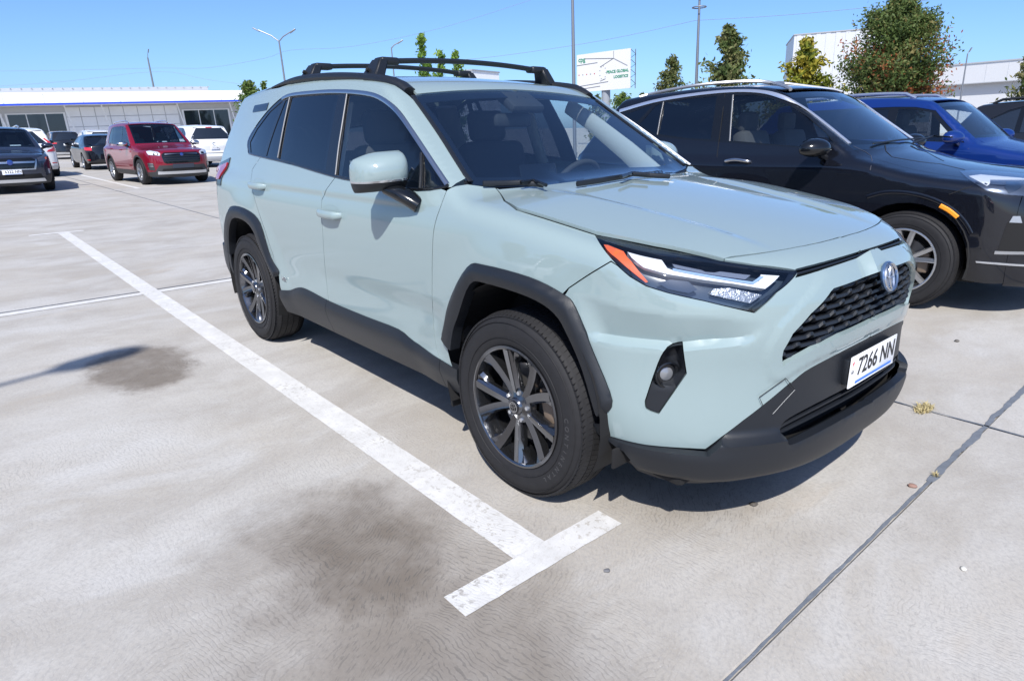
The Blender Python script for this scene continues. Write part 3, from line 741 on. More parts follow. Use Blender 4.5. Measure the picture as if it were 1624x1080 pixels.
# ---- number plate
def text_mesh(txt, size, ext=.0006, font=None, align='CENTER', bold=0., sx=1.):
    cu = bpy.data.curves.new('lettering', 'FONT'); cu.body = txt; cu.size = size; cu.extrude = ext; cu.align_x = align; cu.align_y = 'CENTER'; cu.offset = bold
    cu.resolution_u = 4
    to = bpy.data.objects.new('lettering', cu); COL.objects.link(to)
    me = bpy.data.meshes.new_from_object(to.evaluated_get(bpy.context.evaluated_depsgraph_get()))
    bpy.data.objects.remove(to); bpy.data.curves.remove(cu)
    me.transform(Matrix.Diagonal((sx, 1, 1, 1)))
    return me
M_PLATE = mat('white_plate', (.82, .83, .85), .35, coat=.3); M_INK = mat('plate_black_ink', (.012, .012, .014), .5); M_BLUEINK = mat('plate_blue_band', (.06, .19, .62), .5); M_REDINK = mat('plate_red_ink', (.55, .05, .07), .5)
def number_plate(parent, loc, rot, txt, w=.386, h=.112, sc=1.):
    root = boxobj('number_plate', (0, 0, 0), (w, h, .004), M_PLATE, parent, .0015)
    root.matrix_local = Matrix.Translation(loc) @ rot
    def lay(n, me, m, x, y, z=.0028): 
        o = mkobj(n, me, m, root); o.location = (x, y, z); return o
    lay('plate_number', text_mesh(txt, h*.80, .0005, bold=.0012, sx=w/.386*.93), M_INK, .022*w/.386, h*.06)
    b = boxobj('plate_band', (w*.035, -h*.40, .0026), (w*.80, h*.085, .001), M_BLUEINK, root)
    b = boxobj('plate_flag', (-w*.455, h*.28, .0026), (w*.04, h*.028, .001), M_REDINK, root)
    b = boxobj('plate_flag', (-w*.455, h*.28, .0027), (w*.009, h*.16, .001), M_REDINK, root)
    lay('plate_country', text_mesh('GE', h*.15, .0003), M_INK, -w*.455, -h*.0)
    for sg in ((0, h*.485, w, h*.018), (0, -h*.485, w, h*.018)):
        boxobj('plate_frame', (sg[0], sg[1], .0025), (sg[2]*.985, sg[3]*.5, .0014), mat('plate_rim', (.6, .61, .63), .3), root)
    return root
number_plate(rav, Vector((.905, 0, .5585)), Matrix(((0, 0, 1, 0), (1, 0, 0, 0), (0, 1, 0, 0), (0, 0, 0, 1))), '7266 NN')
boxobj('plate_bracket', (.888, 0, .556), (.022, .38, .09), M_BLK, rav, .004)

boxobj('intake_dark_box', (.70, 0, .50), (.16, 1.1, .46), M_DARK, rav, .03)  # plain dark box added so the intake is not see-through

ut = np.array(blk_half[-6:], float); ut[:, 0] += .044*np.clip(1-np.abs(ut[:, 1])/.70, 0, 1)-.02; ut[:, 1] *= .95; ut[:, 2] += .012
ut = np.concatenate([ut, (ut[:-1]*[1, -1, 1])[::-1]]); pydata('sun_block_tray', np.concatenate([ut, [(.2, .80, .27), (.2, -.80, .27)]]), [tuple(range(len(ut)+2))], M_DARK, rav)  # unseen plate added to stop sun leaking on to the ground under the bumper

boxobj('sun_block_plate', (.80, 0, .455), (.03, .92, .35), M_DARK, rav, .004)  # unseen dark plate added to block sunlight coming in at the grille
# ---- wheels
def wheel_parts(R=.361, rimR=.2415, w=.228, spokes='twin', n=72, tread=True, rim_m=None, name='wheel', detail=True):
    """wheel with its outer face at y = 0 looking towards -y, hub axis on y; returns the tyre object (root)"""
    root = empty(name)
    sw = [(rimR-.004, .012), (rimR+.006, .004), (rimR+.022, .0015), (rimR+.055, -.003), (rimR+.085, .0005), (R-.022, .010), (R-.008, .022), (R-.001, .042), (R, .06)]
    half = [(r, y) for r, y in sw]; full = half + [(r, w-y) for r, y in half[::-1]]
    v, f = lathe_geo(full, n)
    ty = pydata('tyre', v, f, M_RUB, root, 50)
    if tread:
        # grooves and tread blocks: shallow blocks standing on the tread band
        bv, bf = [], []
        nb = 104
        lanes = [(.012, .052, .35), (.058, .092, -.3), (.097, .131, .3), (.136, .170, -.3), (.176, .216, -.35)]
        for li, (y0, y1, sk) in enumerate(lanes):
            for k in range(nb):
                a0 = 2*math.pi*(k+.05)/nb; a1 = 2*math.pi*(k+.95)/nb; s0 = sk*.045
                i0 = len(bv)
                for (yy, s_) in ((y0, -s0), (y1, s0)):
                    edge = li in (0, 4) and ((li == 0 and yy == y0) or (li == 4 and yy == y1))
                    for aa in (a0, a1):
                        for rr in (R-.006, R+(.0045 if not edge else -.014)):
                            q = rr if not (edge and rr < R-.008) else rr
                            bv.append(((q)*math.cos(aa+s_), yy, (q)*math.sin(aa+s_)))
                for fc_ in ((1, 3, 7, 5), (0, 1, 5, 4), (2, 6, 7, 3), (0, 2, 3, 1), (4, 5, 7, 6)): bf.append(tuple(i0+j for j in fc_))
        t = pydata('tread', bv, bf, M_RUB, ty); t['kind'] = 'stuff'
        for rr in (rimR+.030, rimR+.088):
            v, f = lathe_geo([(rr-.0012, .0), (rr, -.0030), (rr+.0012, .0)], n); pydata('sidewall_rib', v, f, M_RUB, ty, 60)
    rm = rim_m or M_GREYMET
    rim = lathe_geo([(rimR-.002, .010), (rimR-.002, .002), (rimR-.010, .0), (rimR-.016, .004), (rimR-.020, .02), (rimR-.028, .05), (rimR-.034, .12), (rimR-.02, .2)], n)
    rm_o = pydata('rim', rim[0], rim[1], rm, root, 40)
    # brake disc, caliper
    if detail:
        v, f = lathe_geo([(.06, .085), (.155, .085), (.158, .09), (.158, .11)], 40); pydata('brake_disc', v, f, mat('brake_steel', (.20, .195, .19), .4, .8), root, 40)
        bm = bmesh.new(); box(bm, (.135, .09, -.01), (.07, .06, .15), None, .012); bmobj('brake_caliper', bm, mat('caliper_rust', (.16, .12, .09), .6), root, 40)
    v, f = lathe_geo([(rimR-.035, .13), (0, .13)], 24); pydata('wheel_backing', v, f, M_DARK, root)
    return root, rm_o
def spoke(bm, a, r0, r1, w0, w1, y0, y1, th=.028, skew=0.):
    """one bevelled spoke from r0 to r1 at angle a; skew turns the outer end"""
    def P(r, t, y, aa): return Vector((r*math.cos(aa)-t*math.sin(aa), y, r*math.sin(aa)+t*math.cos(aa)))
    secs = []
    for k in range(5):
        u = k/4; r = r0+(r1-r0)*u; w = w0+(w1-w0)*u; y = y0+(y1-y0)*(u**1.6); aa = a+skew*u
        ridge = .22*w
        e_ = 1 if skew >= 0 else -1
        secs.append([P(r, -w/2, y+th, aa), P(r, -w/2, y+(.004 if e_ > 0 else .016), aa), P(r, e_*.05*w, y+.002, aa), P(r, e_*.22*w, y-.001, aa), P(r, w/2, y+(.016 if e_ > 0 else .004), aa), P(r, w/2, y+th, aa)])
    vs = [[bm.verts.new(p) for p in s] for s in secs]
    for i in range(4):
        for j in range(5): bm.faces.new((vs[i][j], vs[i][j+1], vs[i+1][j+1], vs[i+1][j]))
        bm.faces.new((vs[i][5], vs[i][0], vs[i+1][0], vs[i+1][5]))
    bm.faces.new(vs[0][::-1]); bm.faces.new(vs[-1])
def rav_wheel():
    root, rim = wheel_parts()
    for k in range(5):
        a = math.radians(90+72*k+11)
        for s_ in (-1, 1):
            bm = bmesh.new()
            spoke(bm, a+s_*.175, .050, .224, .034, .044, .028, .002, .036, s_*.12)
            bmobj('spoke', bm, M_GREYMET, rim, 32)
            bm = bmesh.new()                                             # foot of the spoke spreading into the rim
            spoke(bm, a+s_*.35, .172, .230, .010, .050, .024, .006, .03, s_*.07)
            bmobj('spoke', bm, M_GREYMET, rim, 32)
        b = a+math.radians(36)
        v, f = lathe_geo([(.0, -.002), (.008, -.002), (.0095, .002), (.0095, .02)], 6)
        pydata('lug_nut', [(x+.056*math.cos(b), y+.024, z+.056*math.sin(b)) for x, y, z in v], f, M_SILV, root, 30)
    v, f = lathe_geo([(0, .012), (.030, .012), (.033, .015), (.036, .022), (.040, .024), (.068, .034), (.075, .06)], 32); hub = pydata('hub', v, f, M_GREYMET, root, 40)
    v, f = lathe_geo([(0, .008), (.024, .009), (.028, .013)], 32); pydata('hub_cap', v, f, M_GLOSSBLK, root, 40)
    for rx, rz, cz in ((.022, .021, 0), (.0185, .008, .006), (.0075, .017, -.001)):
        vv, ff = [], []
        for k in range(28):
            t = 2*math.pi*k/28
            for q in (1.0, .86): vv.append((rx*q*math.cos(t), .0065, rz*q*math.sin(t)+cz))
        for k in range(28): ff.append((2*k, 2*k+1, (2*k+3) % 56, (2*k+2) % 56))
        pydata('hub_cap_emblem', vv, ff, M_CHROME, hub)
    # lettering on the sidewall
    for k, chh in enumerate('CONTINENTAL'):
        me = text_mesh(chh, .026, .0008); a = math.radians(-5-6.0*k); r = .292
        o = mkobj('sidewall_letter', me, mat('rubber_lettering', (.05, .05, .053), .6), root)
        o.matrix_local = Matrix.Translation((r*math.cos(a), -.0022, r*math.sin(a))) @ Matrix.Rotation(-a+math.radians(90), 4, 'Y') @ Matrix.Rotation(math.radians(90), 4, 'X')
    return root
w0 = rav_wheel()
def set_wheel(w, parent, x, y, z, right=True, rot=0.):
    w.parent = parent; w.location = (x, y, z)
    w.rotation_euler = (0, rot, 0) if right else (0, rot, math.pi)
set_wheel(w0, rav, 0, -.912, .357, True, math.radians(-14))
set_wheel(dup_tree(w0), rav, -2.69, -.912, .357, True, math.radians(-6))
set_wheel(dup_tree(w0), rav, 0, .912, .357, False); set_wheel(dup_tree(w0), rav, -2.69, .912, .357, False)
# ---- wheel wells
for xa in (0., -2.69):
    for sg in (-1, 1):
        v, f = [], []
        for i in range(25):
            t = math.radians(-20+220*i/24)
            for y in (.905, .58): v.append((xa+.435*math.cos(t), sg*y, .40+.435*math.sin(t)))
        for i in range(24): f.append((2*i, 2*i+1, 2*i+3, 2*i+2))
        n = len(v); v.append((xa, sg*.58, .4)); f += [(2*i+1, n, 2*i+3) for i in range(24)]
        pydata('wheel_arch_liner', v, f, M_DARK, rav)
# ---- underbody and inner shell
boxobj('underbody', (-1.4, 0, .27), (4.1, 1.5, .08), M_DARK, rav, .02)
boxobj('engine_bay', (.18, 0, .62), (1.0, 1.05, .62), M_DARK, rav, .05)
boxobj('inner_floor', (-1.7, 0, .42), (2.6, 1.66, .2), M_DARK, rav, .02)
boxobj('rear_body_block', (-3.1, 0, .75), (.7, 1.2, .5), M_DARK, rav, .05)
for sg in (-1, 1): boxobj('door_inner_panel', (-1.4, sg*.80, .72), (2.0, .06, .70), M_DASH, rav, .02)
# mud flap behind the front wheel, ahead of it an air dam
for sg in (-1, 1):
    boxobj('air_deflector', (.47, sg*.83, .315), (.012, .10, .07), M_DARK, rav, .003)
    boxobj('mud_flap', (-.44, sg*.80, .30), (.02, .16, .18), M_DARK, rav, .004)
# ---- rear end (hardly seen): tailgate skin, tail lamps, bumper
MR = MapX(-2.75, .9)
class MapR(MapX):
    def to2(s, P): return np.stack([np.arctan2(P[:, 1], -(P[:, 0]-s.xc))*s.R, P[:, 2]], -1)
    def rays(s, q):
        t = q[:, 0]/s.R
        return np.stack([s.xc-1.6*np.cos(t), 1.6*np.sin(t), q[:, 1]], -1), np.stack([np.cos(t), -np.sin(t), 0*t], -1), 0., 1.5
MRr = MapR(-2.75, .9)
panel('tailgate', B, MRr, [(-.78, .60), (.78, .60), (.72, 1.05), (.62, 1.14), (-.62, 1.14), (-.72, 1.05)], M_PAINT, rav, h=.05)
panel('rear_window', B, MRr, [(-.60, 1.15), (.60, 1.15), (.56, 1.48), (-.56, 1.48)], M_PGLASS, rav, h=.05)
panel('rear_bumper', B, MRr, [(-1.1, .32), (1.1, .32), (1.12, .58), (-1.12, .58)], M_BLK, rav, h=.04, off=.01)
tl = panel('tail_light', B, MRr, [(-.99, 1.05), (-.5, 1.02), (-.5, 1.09), (-.78, 1.13), (-1.0, 1.165)], mat('red_tail_lens', (.35, .012, .018), .12, coat=1.), rav, h=.03, off=.012)
both(tl)
both(panel('tail_light_surround', B, MRr, [(-1.03, 1.01), (-.5, 1.0), (-.5, 1.10), (-.80, 1.16), (-1.03, 1.20)], M_GLOSSBLK, rav, h=.03, off=.005))
both(ribbon(B, P3(zA((342, 322), (300, 330), (262, 336))), .05, .006, M_GLOSSBLK, 'rear_pillar_trim', rav, lift=-.002))
# ---- roof bars
def roof_bar(xn, hb):
    ft = B.cast(np.array([[xn, -.60, 2.2]]), np.array([[0, 0, -1.]]), 0, 1.5, 200)[0][0]; zr = ft[2]+.012
    root = empty('roof_bar', (0, 0, 0), parent=rav)
    for sg in (-1, 1):
        bm = bmesh.new()
        # foot: leaning wedge
        lo = [(-.085, -.640), (.075, -.640), (.07, -.570), (-.065, -.570)]; hi = [(-.035, -.575), (.048, -.575), (.045, -.52), (-.032, -.52)]
        vs = [bm.verts.new((xn+x, sg*-y*-1, zr-.02)) for x, y in lo] + [bm.verts.new((xn+x, sg*y*1, zr+hb)) for x, y in hi]
        for v_ in vs[:4]: v_.co.y = abs(v_.co.y)*sg
        for v_ in vs[4:]: v_.co.y = abs(v_.co.y)*sg
        for q in ((0, 1, 2, 3), (4, 7, 6, 5), (0, 4, 5, 1), (1, 5, 6, 2), (2, 6, 7, 3), (3, 7, 4, 0)): bm.faces.new([vs[i] for i in q])
        bmesh.ops.recalc_face_normals(bm, faces=bm.faces)
        bmesh.ops.bevel(bm, geom=list(bm.edges), offset=.010, segments=3, affect='EDGES')
        ftob = bmobj('bar_foot', bm, M_BLK, root, 50)
        disc_at(np.array([xn-.01, sg*.622, zr+.03]), np.array([0, sg*1., .55]), [(.011, -.02), (.011, .004), (0, .004)], M_DARK, 'lock_cover', ftob, 14)
        boxobj('bar_sleeve', (xn+.006, sg*.512, zr+hb-.014), (.075, .11, .036), M_BLK, root, .014, seg=3)
    ys = np.linspace(-.53, .53, 25)
    tubeobj('cross_bar', [(xn+.006, y, zr+hb-.016+.022*(1-(y/.53)**2)) for y in ys], .016, M_BLK, root, 12, (1.9, .85))
    return root
roof_bar(-1.40, .085); roof_bar(-2.14, .075)
# ---- mirrors
def mirror_side():
    c = Vector((-.68, -1.005, 1.185))
    bm = bmesh.new()
    def shell(bm, z0, z1, grow=0.):
        """egg-shaped shell: rounded in front, cut flat towards the rear"""
        nseg, nr = 28, 10
        rows = []
        for i in range(nr+1):
            u = i/nr; z = z0+(z1-z0)*u
            zz = (z-1.205)/.092
            s_ = math.sqrt(max(0., 1-abs(zz)**2.6))
            row = []
            for k in range(nseg):
                t = 2*math.pi*k/nseg; cx, cy = math.cos(t), math.sin(t)
                ex = abs(cx)**(2/2.8)*(1 if cx > 0 else -1); ey = abs(cy)**(2/2.6)*(1 if cy > 0 else -1)
                fx = .105 if ex > 0 else .055
                y = -.968+ey*(.105+grow)*(.86+.14*s_)
                x = -.775+ex*(fx+grow)*s_ - .055*((-.968-y)/.105)*.6        # swept back at the outer end
                if s_ < .05: x = -.775
                o_ = (-.968-y)/.105; zt = 1.16+(z-1.16)*(1-.20*max(0, o_)**1.5-.17) if z > 1.16 else z
                row.append(bm.verts.new((x, y, zt-.006*o_)))
            rows.append(row)
        for i in range(nr):
            for k in range(nseg): bm.faces.new((rows[i][k], rows[i][(k+1) % nseg], rows[i+1][(k+1) % nseg], rows[i+1][k]))
        bm.faces.new(rows[0][::-1]); bm.faces.new(rows[-1])
    root = empty('door_mirror', (0, 0, 0), parent=rav)
    shell(bm, 1.162, 1.2965); bmobj('mirror_cap', bm, M_PAINT, root, 60)
    bm = bmesh.new(); shell(bm, 1.118, 1.160); bmobj('mirror_base', bm, M_BLK, root, 60)
    bm = bmesh.new(); shell(bm, 1.1575, 1.168, .001); bmobj('mirror_indicator_strip', bm, M_SILV, root, 60)
    tubeobj('mirror_arm', [(-.74, -.945, 1.128), (-.69, -.92, 1.110), (-.645, -.895, 1.085), (-.62, -.87, 1.06)], [.034, .040, .042, .044], M_GLOSSBLK, root, 14, (1.25, .8), 60)
    v = [(-.832, -.89, 1.135), (-.852, -1.05, 1.13), (-.852, -1.05, 1.24), (-.832, -.89, 1.25)]
    pydata('mirror_glass', v, [(0, 1, 2, 3)], mat('mirror_silver', (.8, .82, .84), .03, 1.), root)
    return root
mm = mirror_side()
m2 = empty('door_mirror', (0, 0, 0), parent=rav)
for ch in list(mm.children): mirror_obj(ch, m2)
# ---- door handles
def handle(px):
    c = P3(zA(px))[0]; n = B.normal(np.array([c]))[0]
    pk = panel('door_handle', B, MY, two(np.array([c]))[0]+np.array([[.10*math.cos(t)*1.0-.01, .034*math.sin(t)] for t in np.linspace(0, 2*math.pi, 24, endpoint=False)]), M_PAINT, rav, h=.012, gap=0,
               off=.0005, thick=.0, smooth=60, disp=lambda q, P: -.014*sst(.0, .022, pdist(q, two(np.array([c]))[0]+np.array([[.10*math.cos(t)-.01, .034*math.sin(t)] for t in np.linspace(0, 2*math.pi, 24, endpoint=False)]))))
    ys = np.linspace(-.105, .105, 13)
    path = [(c[0]+s_, c[1]-.026-.012*(1-(s_/.105)**2)+(.02 if abs(s_) > .1 else 0), c[2]-.008+.01*s_*0) for s_ in ys]
    path[0] = (path[0][0], c[1]+.002, path[0][2]); path[-1] = (path[-1][0], c[1]+.002, path[-1][2])
    h_ = tubeobj('handle_grip', path, [.010]+[.0165]*11+[.011], M_PAINT, pk, 12, (.75, 1.25), 60)
    both(pk)
handle((705, 925)); handle((292, 765))
# hybrid badge near the rear wheel
bc = P3(zC((437, 515)))[0]
me = text_mesh('HEV', .035, .0015, bold=.0006); o = mkobj('rear_badge', me, M_CHROME, rav)
o.matrix_local = Matrix.Translation((bc[0], bc[1]-.004, bc[2])) @ Matrix.Rotation(math.radians(90), 4, 'X')
# ---- wipers and cowl
pc = panel('cowl', B, ML, half_to_full([(-.20, 0, 1.1), (-.22, -.3, 1.1), (-.26, -.5, 1.1), (-.33, -.66, 1.1), (-.44, -.735, 1.13), (-.47, -.72, 1.15), (-.40, -.6, 1.15), (-.34, -.3, 1.12), (-.33, 0, 1.12)], ML), M_BLK, rav, h=.03, off=-.012, thick=0, gap=0)
def wiper(pxs, name):
    P = P3(pxs, .018); root = tubeobj(name, P, .007, M_BLK, rav, 8, (1, 1.6)); return root
wiper([(766, 291.5), (800, 291), (826, 290), (862, 293.5)], 'wiper')
wiper([(915, 292), (950, 287), (990, 280), (1004, 276), (1040, 279), (1062, 280)], 'wiper')
tubeobj('wiper_arm', P3([(826, 290), (846, 287), (866, 294)], .03), .008, M_GLOSSBLK, rav, 8)
tubeobj('wiper_arm', P3([(985, 281), (1002, 275), (1030, 277)], .03), .008, M_GLOSSBLK, rav, 8)
# ---- cabin
dash = boxobj('dashboard', (-.62, 0, .98), (.55, 1.40, .20), M_DASH, rav, .07, seg=4)
boxobj('centre_screen', (-.80, -.02, 1.12), (.02, .25, .13), M_GLOSSBLK, rav, .006, rot=Matrix.Rotation(math.radians(-12), 3, 'Y'))
def seat(y, x=-1.42):
    r = empty('front_seat', (0, 0, 0), parent=rav)
    boxobj('seat_cushion', (x+.15, y, .68), (.52, .50, .18), M_INT, r, .06, seg=4)
    boxobj('seat_back', (x-.17, y, .98), (.16, .48, .62), M_INT, r, .06, rot=Matrix.Rotation(math.radians(-17), 3, 'Y'), seg=4)
    boxobj('headrest', (x-.285, y, 1.375), (.10, .27, .19), M_INT, r, .045, rot=Matrix.Rotation(math.radians(-10), 3, 'Y'), seg=4)
    for s_ in (-.06, .06): tubeobj('headrest_post', [(x-.265, y+s_, 1.2), (x-.28, y+s_, 1.32)], .007, M_CHROME, r, 8)
seat(-.37); seat(.37)
r = empty('rear_seat', (0, 0, 0), parent=rav)
boxobj('seat_back', (-2.5, 0, .96), (.16, 1.25, .56), M_INT, r, .06, rot=Matrix.Rotation(math.radians(-20), 3, 'Y'), seg=3)
for y in (-.4, .4): boxobj('headrest', (-2.62, y, 1.31), (.10, .25, .16), M_INT, r, .04, seg=3)
v, f = [], []
sw = empty('steering_wheel', (-.92, .37, 1.02), parent=rav); sw.rotation_euler = (0, math.radians(-62), 0)
for i in range(32):
    t = 2*math.pi*i/32
    for k in range(8):
        a = 2*math.pi*k/8; rr = .178+.016*math.cos(a); v.append((rr*math.cos(t), rr*math.sin(t), .016*math.sin(a)))
for i in range(32):
    for k in range(8): f.append((i*8+k, i*8+(k+1) % 8, ((i+1) % 32)*8+(k+1) % 8, ((i+1) % 32)*8+k))
pydata('steering_rim', v, f, M_INT, sw, 60); boxobj('steering_hub', (0, 0, -.01), (.15, .34, .04), M_INT, sw, .018)
panel('headliner', B, MS, np.concatenate([inset(np.concatenate([roof_half, rm[1:-1]]), .02)]), M_INTL, rav, h=.06, off=-.035, thick=0, gap=0)
for sg in (-1, 1):
    tubeobj('pillar_trim', [(-1.16, sg*.555, 1.48), (-.97, sg*.575, 1.375), (-.75, sg*.62, 1.225), (-.58, sg*.66, 1.09)], [.045, .05, .058, .066], M_INTL, rav, 10, (.35, 1))
    tubeobj('pillar_trim', [(-1.60, sg*.79, 1.08), (-1.64, sg*.65, 1.50)], .075, M_INTL, rav, 8, (1, .3))
    tubeobj('pillar_trim', [(-2.55, sg*.78, 1.12), (-2.5, sg*.62, 1.52)], .10, M_INTL, rav, 8, (1, .3))
    boxobj('sun_visor', (-1.16, sg*.33, 1.535), (.15, .40, .018), M_INTL, rav, .006, rot=Matrix.Rotation(math.radians(16), 3, 'Y'))
boxobj('rear_view_mirror', (-1.0, -.02, 1.40), (.035, .25, .07), M_DASH, rav, .02)
boxobj('camera_housing', (-.96, 0, 1.485), (.16, .22, .05), M_DASH, rav, .02, rot=Matrix.Rotation(math.radians(30), 3, 'Y'))
# ================================================================== other cars: a shared body generator
M_DGLASS = mat('dark_window_glass', (.012, .016, .022), .04, spec=.9, coat=.6)
M_FGLASS = glass_mat('far_windscreen_glass', (.55, .66, .72), 1.6)
M_ALLOY = mat('silver_alloy', (.42, .43, .45), .3, .85)
M_LAMP = mat('clear_lamp', (.62, .66, .72), .12, .35, coat=1.)
M_RED = mat('red_lamp_lens', (.50, .012, .02), .15, coat=1.)
M_CLAD = mat('grey_cladding', (.03, .031, .034), .6)
def gen_body(wb, fo, ro, hw, H, belt, hoodz, cowlz, cowlx, wst, rre, blb, deck=None, nose=.72, tum=.30, loc=(0, 0, 0), prange=(2, 12), fc=.40, rc=.26):
    """a body from a few dimensions (x from the front axle): wst/rre = x of roof's front/rear edge, blb = x of the rear window's foot"""
    xe = -wb-ro; dk = deck or belt+.03
    hood = [(xe-.3, dk-.03), (xe+.2, dk), (blb if deck else -wb*.7, belt+.03), (cowlx-.35, cowlz+.03), (cowlx, cowlz+.015), (cowlx*.4, cowlz*.6+hoodz*.4+.012), (fo-.45, hoodz+.012), (fo-.2, hoodz-.035), (fo, hoodz-.14), (fo+.1, hoodz-.25)]
    hood = sorted({round(a, 3): b for a, b in hood}.items())
    g = [(belt-.14, hw*.975), (belt, hw*.945), (belt+.25*(H-belt), hw*.90), (belt+.6*(H-belt), hw*(.945-tum*.45)), (H-.06, hw*(.945-tum*.78)), (H+.05, hw*(.945-tum*1.25))]
    return Body(dict(
        plan=[(xe-.1, hw*.76), (xe+.15, hw*.89), (xe+.45, hw*.965), (-wb, hw*.993), (-wb/2, hw), (0, hw*.99), (fo-.5, hw*.95), (fo-.2, hw*.87), (fo+.1, hw*.66)],
        sec=[(.12, -.15), (.22, -.08), (.30, -.045), (.45, -.010), (.6, -.004), (belt*.75, 0), (belt-.12, -.003), (belt-.05, -.012), (belt, -.035), (belt+.08, -.075)],
        hood=hood, crown=.05,
        front=[(.1, fo-.25), (.2, fo-.08), (.32, fo-.02), (.5, fo), (hoodz-.28, fo-.003), (hoodz-.12, fo-.035), (hoodz, fo-.09), (hoodz+.1, fo-.18)], fc=fc, fp=3.2,
        rear=[(.15, xe+.16), (.3, xe+.03), (.5, xe), (.75, xe+.02), (belt-.05, xe+.06), (belt+.1, xe+.09)], rc=rc, rp=3.2,
        gsec=g, gtf=.04, gx0=cowlx-.6, gtr=.05, gx1=-wb*.75,
        roof=[(rre-.25, H-.13), (rre, H-.075), (rre*.7+wst*.3, H-.02), (rre*.4+wst*.6, H), (wst-.25, H-.025), (wst, H-.065), (wst+.2, H-.12)], rcrown=.03,
        ws=((cowlx+.05, cowlz-.01), (wst+.02, H-.075)), wsc=.20, bl=((blb, belt+.02), (rre, H-.085)), blc=.16,
        gz=belt-.08, kt=.07, kf=.10, kg=.04, kw=.03, loc=loc, prange=prange,
        wb=wb, fo=fo, ro=ro, hw=hw, H=H, belt=belt, hoodz=hoodz, cowlx=cowlx, cowlz=cowlz, wst=wst, rre=rre, blb=blb))
def pts_y(b, xz, sg=-1):                     # (x, z) -> body point from the side
    q = np.array(xz, float); o, d, a, c = MapY(sg).rays(q); return b.cast(o, d, a, c, 120)[0]
def pts_top(b, xy): q = np.array(xy, float); return b.cast(np.column_stack([q, np.full(len(q), 2.4)]), np.tile([0, 0, -1.], (len(q), 1)), 0, 2.2, 300)[0]
def pts_front(b, yz): q = np.array(yz, float); return b.cast(np.column_stack([np.full(len(q), 2.), q]), np.tile([-1., 0, 0], (len(q), 1)), 0, 6, 600)[0]
def pts_rear(b, yz): q = np.array(yz, float); return b.cast(np.column_stack([np.full(len(q), -6.), q]), np.tile([1., 0, 0], (len(q), 1)), 0, 6, 600)[0]
def simple_wheel(R, rimR, m, nsp=5, twin=True, detail=False, name='wheel'):
    root, rim = wheel_parts(R, rimR, .22, n=40, tread=detail, rim_m=m, name=name, detail=detail)
    for k in range(nsp):
        a = math.radians(90+360/nsp*k)
        for s_ in ((-.16, .16) if twin else (0,)):
            bm = bmesh.new(); spoke(bm, a+s_, .04, rimR-.014, .045 if not twin else .034, .05 if not twin else .036, .030, .006, .03, s_*.4); bmobj('spoke', bm, m, rim, 32)
    v, f = lathe_geo([(0, .016), (.03, .017), (.06, .03), (.07, .06)], 20); pydata('hub', v, f, m, root, 40)
    return root
